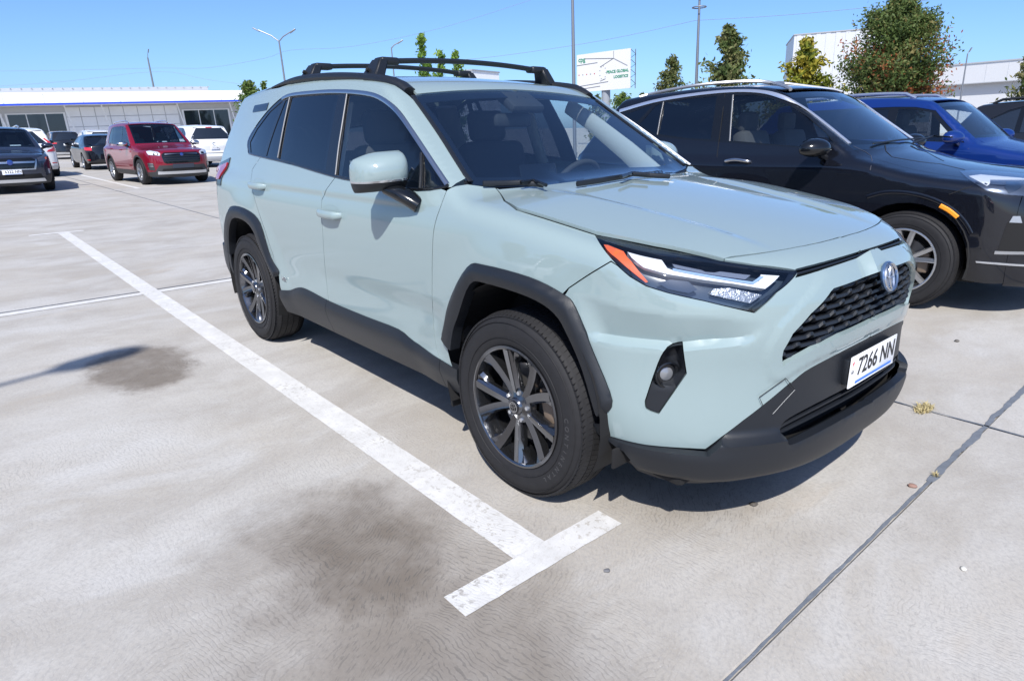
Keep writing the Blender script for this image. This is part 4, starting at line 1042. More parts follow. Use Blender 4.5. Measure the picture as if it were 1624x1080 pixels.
def build_car(name, b, pm, label, loc, rz, win, dlo, R=.35, rimR=.235, rim_m=None, nsp=5, twin=True, h=.05, cladding=True, glass=None, front=None, rear=None, rails=None, mirrors='black', handles=(), interior=True, trim=None, group='cars parked on the lot', door_lines=(), mirror_x=None, clad_m=None, wheel_detail=False, fglass=None, squash=True):
    """generic car: side skins with arches and window openings, hood, roof, screens, bumpers, lamps, wheels"""
    c = empty(name, loc, rz); tag(c, label, 'car', group)
    ms, ml, mx, mr, mw = MapS(.75, .8), MapS(.6, .9), MapX(0., .9), MapR(-b.wb, .9), MapW()
    xe = -b.wb-b.ro; xf, xr = b.fo-.30, xe+.28; hwx = b.hw*.80; ra = R+.055
    zs = np.linspace(.26, b.hoodz-.10, 8)
    fe = pts_y(b, [(xf, z) for z in zs])                                   # front edge of the side skin
    hoodline = pts_top(b, [(x, -hwx) for x in np.linspace(b.cowlx-.10, b.fo-.34, 9)])
    wsl = pts_front(b, [(-(hwx*1.0+(b.hw*.70-hwx)*t), b.cowlz+.03+(b.H-.115-b.cowlz)*t) for t in np.linspace(0.02, 1, 8)])
    rfl = pts_top(b, [(x, -b.hw*.645) for x in np.linspace(b.wst-.06, b.rre+.02, 9)])
    bll = pts_rear(b, [(-(b.hw*.66+(b.hw*.78-b.hw*.66)*t), b.H-.12-(b.H-.12-b.belt)*t) for t in np.linspace(.05, 1, 6)])
    re_ = pts_y(b, [(xr, z) for z in np.linspace(b.belt-.10, .30, 8)])
    def arc(xa): return [(xa+ra*math.cos(t), R+.005+ra*math.sin(t)*1.02) for t in np.linspace(math.radians(197), math.radians(-17), 19)]
    bot = pts_y(b, [(-b.wb-ra*.97, .26)] + arc(-b.wb) + [(-b.wb+ra*.97, .26), (-ra*.97, .26)] + arc(0) + [(ra*.97, .26)])
    side = np.concatenate([fe, hoodline[::-1], wsl, rfl, bll, re_, bot])
    s2 = ms.to2(side); dl2 = ms.to2(np.array(dlo))
    def bt(o): mirror_obj(o, c); return o
    bt(panel('body_side', b, ms, s2, pm, c, holes=[dl2], h=h, gap=0, thick=.02))
    bt(panel('window_frame', b, ms, inset(dl2, -.004), M_GLOSSBLK, c, holes=[inset(ms.to2(np.array(w)), .002) for w, _ in win], h=h*1.4, off=-.004, thick=.006, gap=0))
    for w, gm in win: bt(panel('side_window', b, ms, ms.to2(np.array(w)), gm, c, h=h*1.6, off=-.006, thick=0, gap=0))
    # hood, roof, screens
    hf = pts_top(b, [(b.fo-.34+.10*(1-(y/hwx)**2), y) for y in np.linspace(-hwx, 0, 6)])
    hr = pts_top(b, [(b.cowlx-.10+.10*(1-(y/hwx)**2), y) for y in np.linspace(0, -hwx, 6)])
    panel('hood', b, ml, half_to_full(list(hr)+list(hoodline[1:])+list(hf[1:]), ml)[:], pm, c, h=h, gap=.003)
    rt_ = pts_top(b, [(b.wst-.02-.05*(y/.6)**2, y) for y in np.linspace(0, -b.hw*.645, 5)]); rb_ = pts_top(b, [(b.rre+.0+.04*(y/.6)**2, y) for y in np.linspace(-b.hw*.645, 0, 5)])
    panel('roof', b, ms, half_to_full(list(rt_)+list(rfl)+list(rb_), ms), pm, c, h=h, gap=.002)
    wtop = pts_front(b, [(y, b.H-.09-.02*(y/.6)**2) for y in np.linspace(0, -b.hw*.68, 5)]); wbot = pts_front(b, [(y, b.cowlz+.02) for y in np.linspace(-hwx, 0, 6)])
    whalf = np.concatenate([mw.to2(wtop), mw.to2(wsl)[::-1], mw.to2(wbot)]); wfull = np.concatenate([whalf, (whalf*[-1, 1])[::-1]])
    panel('windscreen', b, mw, wfull, fglass or glass or M_FGLASS, c, h=h*1.6, off=-.003, thick=0, gap=0)
    panel('windscreen_border', b, mw, wfull, M_GLOSSBLK, c, holes=[inset(wfull, .04)], h=h*1.6, off=-.008, thick=0, gap=0)
    # front and rear skins
    fq = mx.to2(fe); ftop = mx.to2(hf)
    fh = np.concatenate([[[0, .20]], [[fq[0, 0], .24]], fq, ftop[1:]]); ff = np.concatenate([fh, (fh*[-1, 1])[::-1]])
    panel('front_bumper', b, mx, ff, pm, c, h=h, gap=.002)
    rq = mr.to2(re_[::-1]); bq = mr.to2(bll[::-1]); rtop = mr.to2(rb_)
    rh = np.concatenate([[[0, .26]], rq, bq, [[rtop[-1, 0]*0-b.hw*.5, b.H-.10], [0, b.H-.095]]]); rfull = np.concatenate([rh, (rh*[-1, 1])[::-1]])
    rw = np.array([(-b.hw*.74, b.belt+.03), (b.hw*.74, b.belt+.03), (b.hw*.62, b.H-.14), (-b.hw*.62, b.H-.14)])
    panel('tail_panel', b, mr, rfull, pm, c, h=h, gap=.002)
    panel('rear_window', b, mr, rw if b.blb < xe+.45 else rw*[.9, 1], M_DGLASS, c, h=h, off=.004, thick=.006, gap=0)
    def over(n, mp, poly, m, off=.004, th=.01, mir_=True, par=None):
        poly = np.array(poly, float)
        if isinstance(mp, MapX) and squash: poly[:, 0] = np.sign(poly[:, 0])*np.where(np.abs(poly[:, 0]) < .5, np.abs(poly[:, 0]), .5+(np.abs(poly[:, 0])-.5)*.62)
        o = panel(n, b, mp, np.array(poly), m, par or c, h=h*.6, off=off, thick=th, gap=0)
        if mir_: mirror_obj(o, par or c)
        return o
    # wheels and wells
    w = simple_wheel(R, rimR, rim_m or M_ALLOY, nsp, twin, wheel_detail)
    for i, (xa, sg) in enumerate(((0, -1), (-b.wb, -1), (0, 1), (-b.wb, 1))):
        set_wheel(w if i == 0 else dup_tree(w), c, xa, sg*(b.hw-.012), R, sg < 0, .3*i)
        v, f = [], []
        for k in range(19):
            t = math.radians(-15+210*k/18)
            for y in (b.hw-.015, b.hw-.33): v.append((xa+(ra+.015)*math.cos(t), sg*y, R+.03+(ra+.015)*math.sin(t)))
        for k in range(18): f.append((2*k, 2*k+1, 2*k+3, 2*k+2))
        n = len(v); v.append((xa, sg*(b.hw-.33), R)); f += [(2*k+1, n, 2*k+3) for k in range(18)]
        pydata('wheel_arch_liner', v, f, M_DARK, c)
    boxobj('underbody', (-b.wb/2, 0, .27), (b.wb+.9, b.hw*1.5, .1), M_DARK, c, .02)
    boxobj('cabin_floor', ((b.cowlx-b.wb)/2-.1, 0, .55), (b.wb-.7, b.hw*1.7, .4), M_DARK, c, .02)
    boxobj('engine_block', (.1, 0, .58), (.9, b.hw*1.0, .45), M_DARK, c, .05)
    boxobj('load_floor', (-b.wb+.05, 0, .60), (1.0, b.hw*1.05, .45), M_DARK, c, .05)
    if cladding:
        cm_ = clad_m or M_CLAD
        for xa in (0, -b.wb):
            o_ = arc(xa); i_ = [(xa+(ra+.045)*math.cos(t), R+.005+(ra+.045)*math.sin(t)*1.02) for t in np.linspace(math.radians(190), math.radians(-10), 19)]
            bt(panel('wheel_arch_flare', b, MapY(-1), np.array(i_+o_[::-1]), cm_, c, h=h*.8, off=.008, thick=.03, gap=0))
        bt(panel('sill_cladding', b, MapY(-1), np.array([(-b.wb+ra*.98, .40), (-ra*.98, .40), (-ra*.98, .27), (-b.wb+ra*.98, .27)]), cm_, c, h=h, off=.010, thick=.02, gap=0))
    for dlx in door_lines: bt(ribbon(b, pts_y(b, dlx), .006, .001, M_DARK, 'door_gap', c, lift=.0006))
    for (hx, hz) in handles:
        p0 = pts_y(b, [(hx, hz)])[0]; bt(tubeobj('door_handle', [(hx-.09, p0[1]+.005, hz), (hx-.07, p0[1]-.03, hz), (hx+.07, p0[1]-.03, hz), (hx+.09, p0[1]+.005, hz)], .013, pm if handles != 'x' else M_CHROME, c, 8))
    mxx = mirror_x if mirror_x is not None else b.cowlx-.28
    pm_m = {'black': M_GLOSSBLK, 'body': pm, 'chrome': M_CHROME}[mirrors] if isinstance(mirrors, str) else mirrors
    for sg in (-1, 1):
        mo = empty('door_mirror', (0, 0, 0), parent=c)
        bm = bmesh.new(); bmesh.ops.create_icosphere(bm, subdivisions=3, radius=1)
        for v_ in bm.verts:
            x, y, z = v_.co; x = x*.09 if x > 0 else max(x, -.35)*.09
            v_.co = (mxx+x*1.25-.03*max(0, y*sg), sg*(b.hw+.11)+y*.145, b.belt+.06+z*.078*(1 if z > -.6 else .85))
        bmobj('mirror_cap', bm, pm_m, mo, 70)
        tubeobj('mirror_arm', [(mxx+.02, sg*(b.hw-.05), b.belt-.02), (mxx+.01, sg*(b.hw+.06), b.belt+.02)], .028, M_GLOSSBLK, mo, 8)
    if rails:
        for sg in (-1, 1):
            xs_ = np.linspace(b.wst-.28, b.rre+.22, 14); P = pts_top(b, [(x, sg*b.hw*.60) for x in xs_])
            pr = [tuple(P[0])] + [(q[0], q[1], q[2]+.045) for q in P[1:-1]] + [tuple(P[-1])]
            tubeobj('roof_rail', pr, .017, rails, c, 8, (1.1, 1.2))
    if interior:
        for y in (-.37, .37):
            s_ = empty('front_seat', (0, 0, 0), parent=c); x = b.cowlx-1.05
            boxobj('seat_back', (x-.1, y, b.belt-.10), (.15, .46, .60), M_INT, s_, .05, rot=Matrix.Rotation(math.radians(-16), 3, 'Y')); boxobj('headrest', (x-.21, y, b.belt+.27), (.09, .26, .18), M_INT, s_, .04)
        boxobj('dashboard', (b.cowlx-.30, 0, b.belt-.08), (.5, b.hw*1.5, .16), M_DASH, c, .05)
    if front: front(b, c, over, mx, pm)
    if rear: rear(b, c, over, mr, pm)
    return c
def XZ(b, pts): return pts_y(b, pts)
def std_windows(b, b1, b2, top=.115, rq=True, gl=None, fgl=None, rearx=None, kick=.06, a0=None):
    """window opening and panes for a side: b1 = x of the B-pillar, b2 = x of the C-pillar"""
    zt = b.H-top; z0, z1 = b.belt+.005, b.belt+kick; xa = a0 if a0 is not None else b.cowlx-.16; xr_ = rearx if rearx is not None else b2-.45
    xt = b.wst-.10
    dlo = [(xa, z0), (xa-.22*(xa-xt), z0+.22*(zt-z0)*1.15), (xt+.12, zt-.045), (xt-.10, zt), (b1, zt+.01), (b2, zt-.01), (xr_+.28, zt-.06), (xr_+.05, (zt+z1)/2), (xr_, z1+.04), (xr_+.05, z1), (b2, z1-.01), (b1, (z0+z1)/2)]
    fw_ = [(xa-.10, z0+.012), (xa-.26*(xa-xt)-.04, z0+.24*(zt-z0)), (xt+.08, zt-.06), (xt-.12, zt-.02), (b1+.05, zt-.012), (b1+.06, (z0+z1)/2+.01)]
    rw_ = [(b1-.05, (z0+z1)/2+.012), (b1-.05, zt-.014), (b2+.04, zt-.03), (b2+.05, z1)]
    out = [(XZ(b, fw_), fgl or M_SGLASS), (XZ(b, rw_), gl or M_DGLASS)]
    if rq: out.append((XZ(b, [(b2-.02, z1+.004), (b2-.02, zt-.035), (xr_+.29, zt-.08), (xr_+.07, (zt+z1)/2), (xr_+.03, z1+.04), (xr_+.07, z1+.012)]), gl or M_DGLASS))
    return XZ(b, dlo), out
# ------------------------------------------------------------------ black SUV in the next bay, traced on to its own body
BX, BY = -.05, 3.945
M_SATIN2 = mat('satin_rail', (.42, .43, .45), .4, .7)
M_BCHR = mat('bright_chrome', (.86, .88, .92), .36, .9)
bk = gen_body(2.78, .93, .95, .93, 1.725, 1.11, .985, 1.135, -.42, -1.18, -3.05, -3.52, loc=(BX, BY, .0), prange=(2.5, 9), tum=.33)
def zH(*q): return [(970+.22167*x, 110+.22177*y) for x, y in q]
def zJ(*q): return [(1380+.25*x, 230+.25*y) for x, y in q]
def zK(*q): return [(1300+.2222*x, .2222*y) for x, y in q]
def PB(px, off=0.): return bk.pix(px, off)
bdlo = PB(zH((60, 315), (300, 238), (560, 193), (800, 168), (1000, 163), (1150, 183), (1300, 240), (1420, 312), (1560, 420)) + [(1345, 229)] + zH((1560, 580), (1300, 557), (850, 527), (540, 503), (330, 484), (180, 392)))
bw = [(PB(zH((850, 512), (872, 186), (1010, 180), (1140, 205), (1280, 262), (1400, 335), (1530, 440), (1590, 520), (1560, 575), (1300, 550))), M_SGLASS),
      (PB(zH((335, 465), (378, 236), (560, 208), (755, 190), (710, 503), (540, 495))), M_PGLASS),
      (PB(zH((195, 392), (310, 262), (358, 240), (318, 470))), M_PGLASS), (PB(zH((90, 325), (300, 248), (180, 378))), M_PGLASS)]
M_BLACKP = paint('black_car_paint', (.005, .006, .010), 0., .35)
def bk_front(b, c, over, mx, pm):
    m2 = lambda px: mx.to2(PB(px))
    hl_ = m2(zJ((570, 172), (640, 165), (760, 168), (900, 180), (1010, 192), (1090, 240), (1010, 330), (850, 318), (740, 295), (640, 235)))
    L = over('headlight', mx, hl_, M_LENS, .006, .012)
    over('lamp_bowl', mx, inset(hl_, .004), mat('lamp_bowl_bright', (.10, .12, .16), .2, .6), .001, .004)
    over('daytime_light', mx, m2(zJ((625, 200), (700, 190), (960, 212), (1010, 222), (760, 222), (740, 262), (700, 240))), M_WHITE, .003, .004)
    over('lamp_projector', mx, m2(zJ((860, 235), (940, 240), (960, 270), (880, 310), (850, 270))), mat('dark_projector', (.02, .03, .05), .05, coat=1.), .004, .004)
    over('fog_recess', mx, m2(zJ((870, 490), (960, 500), (1090, 560), (1090, 690), (800, 690))), M_DARK, .002, .004)
    over('fog_chrome', mx, m2(zJ((790, 672), (960, 676), (1100, 680), (1100, 698), (960, 694), (785, 692))), M_CHROME, .008, .010)
    over('fog_lens', mx, m2(zJ((880, 492), (905, 452), (950, 452), (962, 495))), mat('grey_lens', (.30, .33, .38), .15, .3, coat=1.), .006, .008)
    over('lower_lip', mx, m2(zJ((670, 735), (800, 745), (1100, 760), (1100, 772), (800, 757), (672, 745))), M_SILV, .008, .006)
    gp = [(-.50, .46), (.50, .46), (.62, .70), (.56, .86), (-.56, .86), (-.62, .70)]
    over('grille', mx, gp, M_GLOSSBLK, .004, .01, False)
bcar = build_car('black_suv', bk, M_BLACKP, 'black SUV with chrome window line parked beyond the sage green SUV', (BX, BY, 0), 0, bw, bdlo, R=.362, rimR=.243, nsp=5, twin=True, h=.03, cladding=False, front=bk_front,
    rails=None, mirror_x=-.70, handles=(), glass=M_GLASS, wheel_detail=True, rim_m=M_ALLOY, squash=False)
def bb(o): mirror_obj(o, bcar); return o
bb(ribbon(bk, PB(smooth_poly(zH((58, 300), (300, 231), (560, 187), (800, 161), (1000, 157), (1150, 177), (1300, 234), (1420, 306), (1560, 414)) + [(1348, 228)], (), 4, False)), .034, .007, M_BCHR, 'chrome_window_trim', bcar))
bb(ribbon(bk, PB(zH((868, 186), (855, 350), (844, 515))), .012, .004, M_SATIN, 'chrome_pillar_trim', bcar))
bb(ribbon(bk, PB(zH((370, 236), (345, 360), (326, 470))), .010, .004, M_SATIN, 'chrome_pillar_trim', bcar))
bb(ribbon(bk, PB(zH((812, 170), (790, 350), (768, 515), (755, 620), (750, 760))), .006, .001, M_DARK, 'door_gap', bcar, lift=.001))
bb(ribbon(bk, PB(smooth_poly(zK((240, 1045)) + zJ((5, 70), (0, 160)), (), 3, False)), .005, .001, mat('gap_edge', (.05, .05, .06), .4), 'door_gap', bcar, lift=.001))
bb(ribbon(bk, PB(zJ((95, 0), (100, 40), (140, 78), (300, 105), (450, 122), (600, 158))), .006, .001, M_DARK, 'hood_gap', bcar, lift=.001))
bb(ribbon(bk, PB(zJ((500, 315), (580, 285), (650, 262))), .005, .001, M_DARK, 'bumper_gap', bcar, lift=.001))
hp = PB(zH((820, 660), (900, 650), (990, 662)))
hn = np.array([0, -1, .15])
bb(tubeobj('door_handle', [tuple(q) for q in smooth_poly([hp[0], hp[0]*.85+hp[1]*.15+hn*.03, hp[1]+hn*.042, hp[2]*.85+hp[1]*.15+hn*.03, hp[2]], (), 4, False)], .013, M_CHROME, bcar, 10))
# amber side marker on the arch lip, arch lip
arcl = PB(smooth_poly(zJ((-20, 330), (100, 300), (250, 305), (400, 345), (520, 410), (600, 490), (640, 560)), (), 4, False))
bb(ribbon(bk, arcl, .028, .007, M_BLACKP, 'arch_lip', bcar))
bb(ribbon(bk, PB(smooth_poly(zJ((445, 385), (500, 415), (555, 460)), (), 4, False)), .032, .016, mat('amber_marker', (.85, .30, .03), .2, coat=.6), 'side_marker', bcar))
rl = PB(smooth_poly(zH((200, 200), (380, 158), (600, 120), (800, 100), (1000, 92), (1130, 102), (1280, 145)), (), 3, False), .0)
bb(tubeobj('roof_rail', [rl[0]]+[q+np.array([0, .03, .006]) for q in rl[1:-1]]+[rl[-1]], .016, M_SATIN2, bcar, 8))
for px in ([(1385, 228), (1430, 222), (1470, 219)], [(1448, 227), (1480, 216), (1510, 218)]): tubeobj('wiper', PB(px, .015), .008, M_BLK, bcar, 6)
# ------------------------------------------------------------------ blue SUV beyond it
bl_ = gen_body(2.64, .88, .89, .91, 1.675, 1.12, 1.02, 1.15, -.42, -.98, -3.0, -3.38, loc=(-.15, 7.35, .04), prange=(4, 13), tum=.24)
M_BLUEP = paint('blue_car_paint', (.005, .024, .145), .1, .3)
d_, w_ = std_windows(bl_, -1.42, -2.42, .15, gl=M_PGLASS)
blu = build_car('blue_suv', bl_, M_BLUEP, 'bright blue SUV with silver roof rails behind the black SUV', (-.15, 7.35, .0), 0, w_, d_, R=.35, h=.045, rails=M_SILV, mirrors='body', glass=M_GLASS, mirror_x=-.66, handles=((-1.35, 1.0), (-2.35, 1.02)),
    door_lines=([(-.50, 1.12), (-.52, .8), (-.50, .4)], [(-1.42, 1.13), (-1.42, .5)]))
# far right: dark SUV roof behind the blue one
bd = gen_body(2.7, .9, .95, .92, 1.68, 1.12, 1.0, 1.14, -.45, -1.1, -3.1, -3.45)
d_, w_ = std_windows(bd, -1.45, -2.45)
rdk = build_car('dark_suv', bd, paint('charcoal_car_paint', (.012, .013, .016), 0., .35), 'dark SUV at the right edge of the picture behind the bright blue SUV', (1.35, 11.0, .0), 0, w_, d_, h=.06, rails=M_BLK)
# ------------------------------------------------------------------ red SUV facing the camera
def red_front(b, c, over, mx, pm):
    over('grille', mx, [(-.50, .83), (-.46, .62), (-.40, .585), (.40, .585), (.46, .62), (.50, .83), (.44, .88), (-.44, .88)], M_GLOSSBLK, .006, .015, False)
    for z in (.64, .70, .76): over('grille_bar', mx, [(-.44, z), (.44, z), (.44, z+.018), (-.44, z+.018)], M_BLK, .022, .014, False)
    over('grille_wing', mx, [(-.42, .815), (-.10, .83), (.10, .83), (.42, .815), (.42, .835), (-.42, .835)], M_CHROME, .03, .012, False)
    P = pts_front(b, [(0, .825)])[0]; disc_at(P+np.array([.035, 0, 0]), np.array([1., 0, 0]), [(.045, -.01), (.043, .004), (.03, .008), (0, .009)], mat('blue_badge', (.01, .04, .22), .2, coat=1.), 'badge', c, 24)
    L = over('headlight', mx, [(-.55, .80), (-.98, .83), (-1.10, .92), (-1.0, .945), (-.62, .90), (-.53, .86)], M_LAMP, .006, .012)
    over('lamp_inner', mx, [(-.60, .815), (-.80, .82), (-.78, .875), (-.62, .87)], M_GLOSSBLK, .010, .006)
    over('fog_surround', mx, [(-.80, .40), (-1.05, .42), (-1.10, .60), (-1.0, .62), (-.82, .58)], M_CLAD, .004, .01)
    for z in (.50, .54, .58): over('fog_chrome', mx, [(-.84, z), (-1.06, z+.005), (-1.06, z+.025), (-.84, z+.020)], M_CHROME, .014, .01)
    over('lower_bumper', mx, [(-1.2, .24), (0, .20), (1.2, .24), (1.2, .36), (.80, .38), (.62, .54), (-.62, .54), (-.80, .38), (-1.2, .36)], M_CLAD, .006, .012, False)
    over('skid_trim', mx, [(-.72, .30), (.72, .30), (.70, .385), (.58, .375), (-.58, .375), (-.70, .385)], M_SILV, .022, .016, False)
    over('lower_grille', mx, [(-.55, .39), (.55, .39), (.50, .45), (-.50, .45)], M_DARK, .012, .004, False)
    over('plate_bracket', mx, [(-.27, .46), (.27, .46), (.27, .57), (-.27, .57)], mat('dark_bracket', (.03, .04, .06), .3), .02, .015, False)
    over('paper_sheet', MapW(), [(-.15, b.cowlz+.05), (.15, b.cowlz+.05), (.13, b.cowlz+.085), (-.13, b.cowlz+.085)], M_PLATE, -.012, .002, False)
rf = gen_body(2.67, .93, 1.02, .905, 1.745, 1.06, .985, 1.10, -.42, -1.12, -3.15, -3.50, tum=.26)
d_, w_ = std_windows(rf, -1.48, -2.42, .135, gl=M_PGLASS)
build_car('red_suv', rf, paint('dark_red_car_paint', (.20, .006, .022), .25, .3), 'dark red SUV facing the camera with silver lower bumper trim', (-19.75, 2.95, 0), math.radians(4.5), w_, d_, R=.355, h=.045, front=red_front, rails=M_SILV, mirrors='chrome', clad_m=M_CLAD,
    handles=((-1.42, .95), (-2.35, .98)), door_lines=([(-.48, 1.05), (-.5, .45)], [(-1.5, 1.06), (-1.5, .45)]), nsp=5)
# ------------------------------------------------------------------ dark blue-grey wagon at the left edge
def ob_front(b, c, over, mx, pm):
    over('grille', mx, [(-.52, .80), (-.44, .60), (.44, .60), (.52, .80), (.46, .86), (-.46, .86)], M_GLOSSBLK, .006, .015, False)
    over('grille_frame', mx, [(-.56, .82), (-.46, .575), (.46, .575), (.56, .82), (.52, .82), (.43, .605), (-.43, .605), (-.52, .82)], M_CHROME, .016, .016, False)
    over('grille_wing', mx, [(-.46, .735), (.46, .735), (.48, .775), (-.48, .775)], M_CHROME, .028, .016, False)
    P = pts_front(b, [(0, .765)])[0]; disc_at(P+np.array([.04, 0, 0]), np.array([1., 0, 0]), [(.065, -.01), (.062, .004), (.045, .008), (0, .009)], mat('blue_badge', (.01, .04, .22), .2, coat=1.), 'badge', c, 24)
    over('headlight', mx, [(-.60, .76), (-.95, .78), (-1.10, .90), (-.98, .91), (-.62, .85)], mat('smoked_lamp', (.05, .06, .09), .1, coat=1.), .006, .012)
    over('lamp_marker', mx, [(-.92, .80), (-1.02, .83), (-1.03, .87), (-.93, .85)], M_ORANGE, .012, .004)
    over('lower_bumper', mx, [(-1.2, .24), (0, .20), (1.2, .24), (1.22, .48), (.90, .44), (.62, .36), (-.62, .36), (-.90, .44), (-1.22, .48)], M_CLAD, .006, .012, False)
    over('lower_grille', mx, [(-.66, .37), (.66, .37), (.58, .47), (-.58, .47)], M_DARK, .010, .004, False)
    over('skid_trim', mx, [(-.75, .28), (.75, .28), (.68, .355), (-.68, .355)], M_SILV, .02, .016, False)
    over('fog_lamp', mx, [(-.93, .46), (-1.0, .465), (-1.0, .58), (-.93, .575)], M_LAMP, .012, .012)
    number_plate(c, Vector((b.fo+.03, 0, .535)), Matrix(((0, 0, 1, 0), (1, 0, 0, 0), (0, 1, 0, 0), (0, 0, 0, 1))), '6322 NN', .40, .115)
    over('paper_sheet', MapW(), [(.2, b.cowlz+.05), (.45, b.cowlz+.05), (.43, b.cowlz+.085), (.2, b.cowlz+.085)], M_PLATE, -.012, .002, False)
ob = gen_body(2.745, .95, 1.16, .925, 1.64, 1.07, .97, 1.09, -.42, -1.15, -3.35, -3.72, tum=.27)
d_, w_ = std_windows(ob, -1.5, -2.5, .13, gl=M_PGLASS)
build_car('grey_wagon', ob, paint('slate_blue_car_paint', (.025, .032, .055), .3, .3), 'slate grey crossover wagon with chrome-framed grille at the left edge', (-19.9, -.92, 0), 0, w_, d_, R=.365, h=.045, front=ob_front, rails=M_SILV, mirrors='body', handles=((-1.45, .95),), nsp=5)
# ------------------------------------------------------------------ white SUV seen from behind, next to the wagon
def crv_rear(b, c, over, mr, pm):
    over('tail_light', mr, [(-.98, .86), (-.52, .86), (-.60, .92), (-.86, .98), (-.80, 1.30), (-.87, 1.32), (-.98, 1.05)], M_RED, .010, .014)
    over('rear_cladding', mr, [(-1.2, .27), (1.2, .27), (1.2, .40), (-1.2, .40)], mat('silver_bumper', (.45, .46, .48), .35, .3), .008, .012, False)
    over('rear_reflector', mr, [(-.90, .47), (-.62, .47), (-.62, .50), (-.90, .50)], M_RED, .010, .006)
    over('brake_light', mr, [(-.20, 1.52), (.20, 1.52), (.20, 1.54), (-.20, 1.54)], M_RED, .012, .006, False)
cr = gen_body(2.66, .90, .98, .915, 1.68, 1.10, 1.0, 1.12, -.42, -1.10, -3.10, -3.45, tum=.27)
d_, w_ = std_windows(cr, -1.45, -2.4)
build_car('white_suv', cr, paint('white_car_paint', (.72, .73, .74), 0., .35), 'white SUV seen from behind with tall red lamps beside the slate grey wagon', (-30.1, .15, 0), math.pi, w_, d_, R=.36, h=.05, rear=crv_rear)
# white SUV behind the red one
def hi_rear(b, c, over, mr, pm):
    over('tail_light', mr, [(-1.0, .98), (-.46, .96), (-.55, 1.02), (-1.02, 1.06)], mat('dark_red_lens', (.22, .012, .02), .12, coat=1.), .010, .012)
    over('plate_recess', mr, [(-.42, .70), (.42, .70), (.34, .88), (-.34, .88)], mat('pale_recess', (.55, .56, .58), .4), .003, .004, False)
    over('rear_lip', mr, [(-1.1, .30), (1.1, .30), (1.1, .46), (-1.1, .46)], mat('grey_rear_lip', (.35, .36, .38), .4), .006, .01, False)
    over('bumper_line', mr, [(-.95, .585), (.95, .585), (.95, .605), (-.95, .605)], M_CLAD, .006, .006, False)
    over('brake_light', mr, [(-.16, 1.60), (.16, 1.60), (.16, 1.625), (-.16, 1.625)], M_RED, .014, .006, False)
    number_plate(c, Vector((-b.wb-b.ro-.016, 0, .79)), Matrix(((0, 0, -1, 0), (-1, 0, 0, 0), (0, 1, 0, 0), (0, 0, 0, 1))), '3733 NN', .34, .112)
    P = pts_rear(b, [(0, .97)])[0]; disc_at(P-np.array([.012, 0, 0]), np.array([-1., 0, .15]), [(.062, -.01), (.062, .004), (.052, .006), (.045, .002)], M_CHROME, 'badge', c, 24)
hi = gen_body(2.85, .98, 1.12, .965, 1.74, 1.12, 1.03, 1.15, -.42, -1.15, -3.5, -3.85, tum=.26)
d_, w_ = std_windows(hi, -1.5, -2.6)
build_car('large_white_suv', hi, paint('white_car_paint', (.72, .73, .74), 0., .35), 'large white SUV seen from behind beyond the dark red SUV', (-31.9, 6.75, 0), math.pi, w_, d_, R=.38, h=.05, rear=hi_rear)
# black sedan between them
def sd_rear(b, c, over, mr, pm):
    over('tail_light', mr, [(-1.02, .80), (-.56, .78), (-.56, .90), (-1.03, .92)], M_RED, .008, .012)
    over('rear_reflector', mr, [(-.98, .40), (-.70, .40), (-.70, .43), (-.98, .43)], M_RED, .008, .006)
sd = gen_body(2.80, .85, 1.08, .91, 1.44, .98, .86, 1.00, -.45, -1.25, -2.75, -3.35, deck=1.03, tum=.30)
d_, w_ = std_windows(sd, -1.45, -2.35, .11, rearx=-2.75, kick=.03)
build_car('black_sedan', sd, M_BLACKP, 'black sedan seen from behind, left of the dark red SUV', (-34.3, 3.35, 0), math.pi, w_, d_, R=.33, h=.05, rear=sd_rear, cladding=False)
# farther cars, small in the picture
def far_car(name, b, col, label, loc, rz, rear=None, R=.35):
    d_, w_ = std_windows(b, -1.45, -2.4, gl=M_DGLASS, fgl=M_DGLASS)
    return build_car(name, b, paint(name+'_paint', col, 0., .35), label, loc, rz, w_, d_, R=R, h=.09, rear=rear, interior=False, cladding=False, glass=M_DGLASS)
fs = gen_body(2.75, .92, 1.0, .93, 1.70, 1.10, 1.0, 1.12, -.42, -1.10, -3.20, -3.60)
def fs_rear(b, c, over, mr, pm):
    over('tail_light', mr, [(-1.0, .92), (-.55, .92), (-.55, 1.0), (-1.0, 1.02)], M_RED, .008, .012)
    over('rear_plate', mr, [(-.24, .82), (.24, .82), (.24, .93), (-.24, .93)], M_PLATE, .008, .01, False)
    over('rear_lip', mr, [(-1.0, .28), (1.0, .28), (1.0, .42), (-1.0, .42)], M_SILV, .008, .01, False)
far_car('far_black_suv', fs, (.012, .014, .02), 'small far black SUV seen from behind, right of the tall red lamps', (-52.3, 4.35, 0), math.pi, fs_rear)
far_car('far_silver_car', fs, (.55, .56, .58), 'small far silver car in front of the black sedan', (-46, 5.2, 0), math.pi)
far_car('far_white_hatchback', fs, (.70, .71, .72), 'small far white car showing over the black sedan roof', (-52, 9.0, 0), math.pi)
far_car('far_blue_car', fs, (.05, .09, .20), 'small far blue-grey car at the right of the large white SUV', (-42.5, 13.0, 0), math.pi)

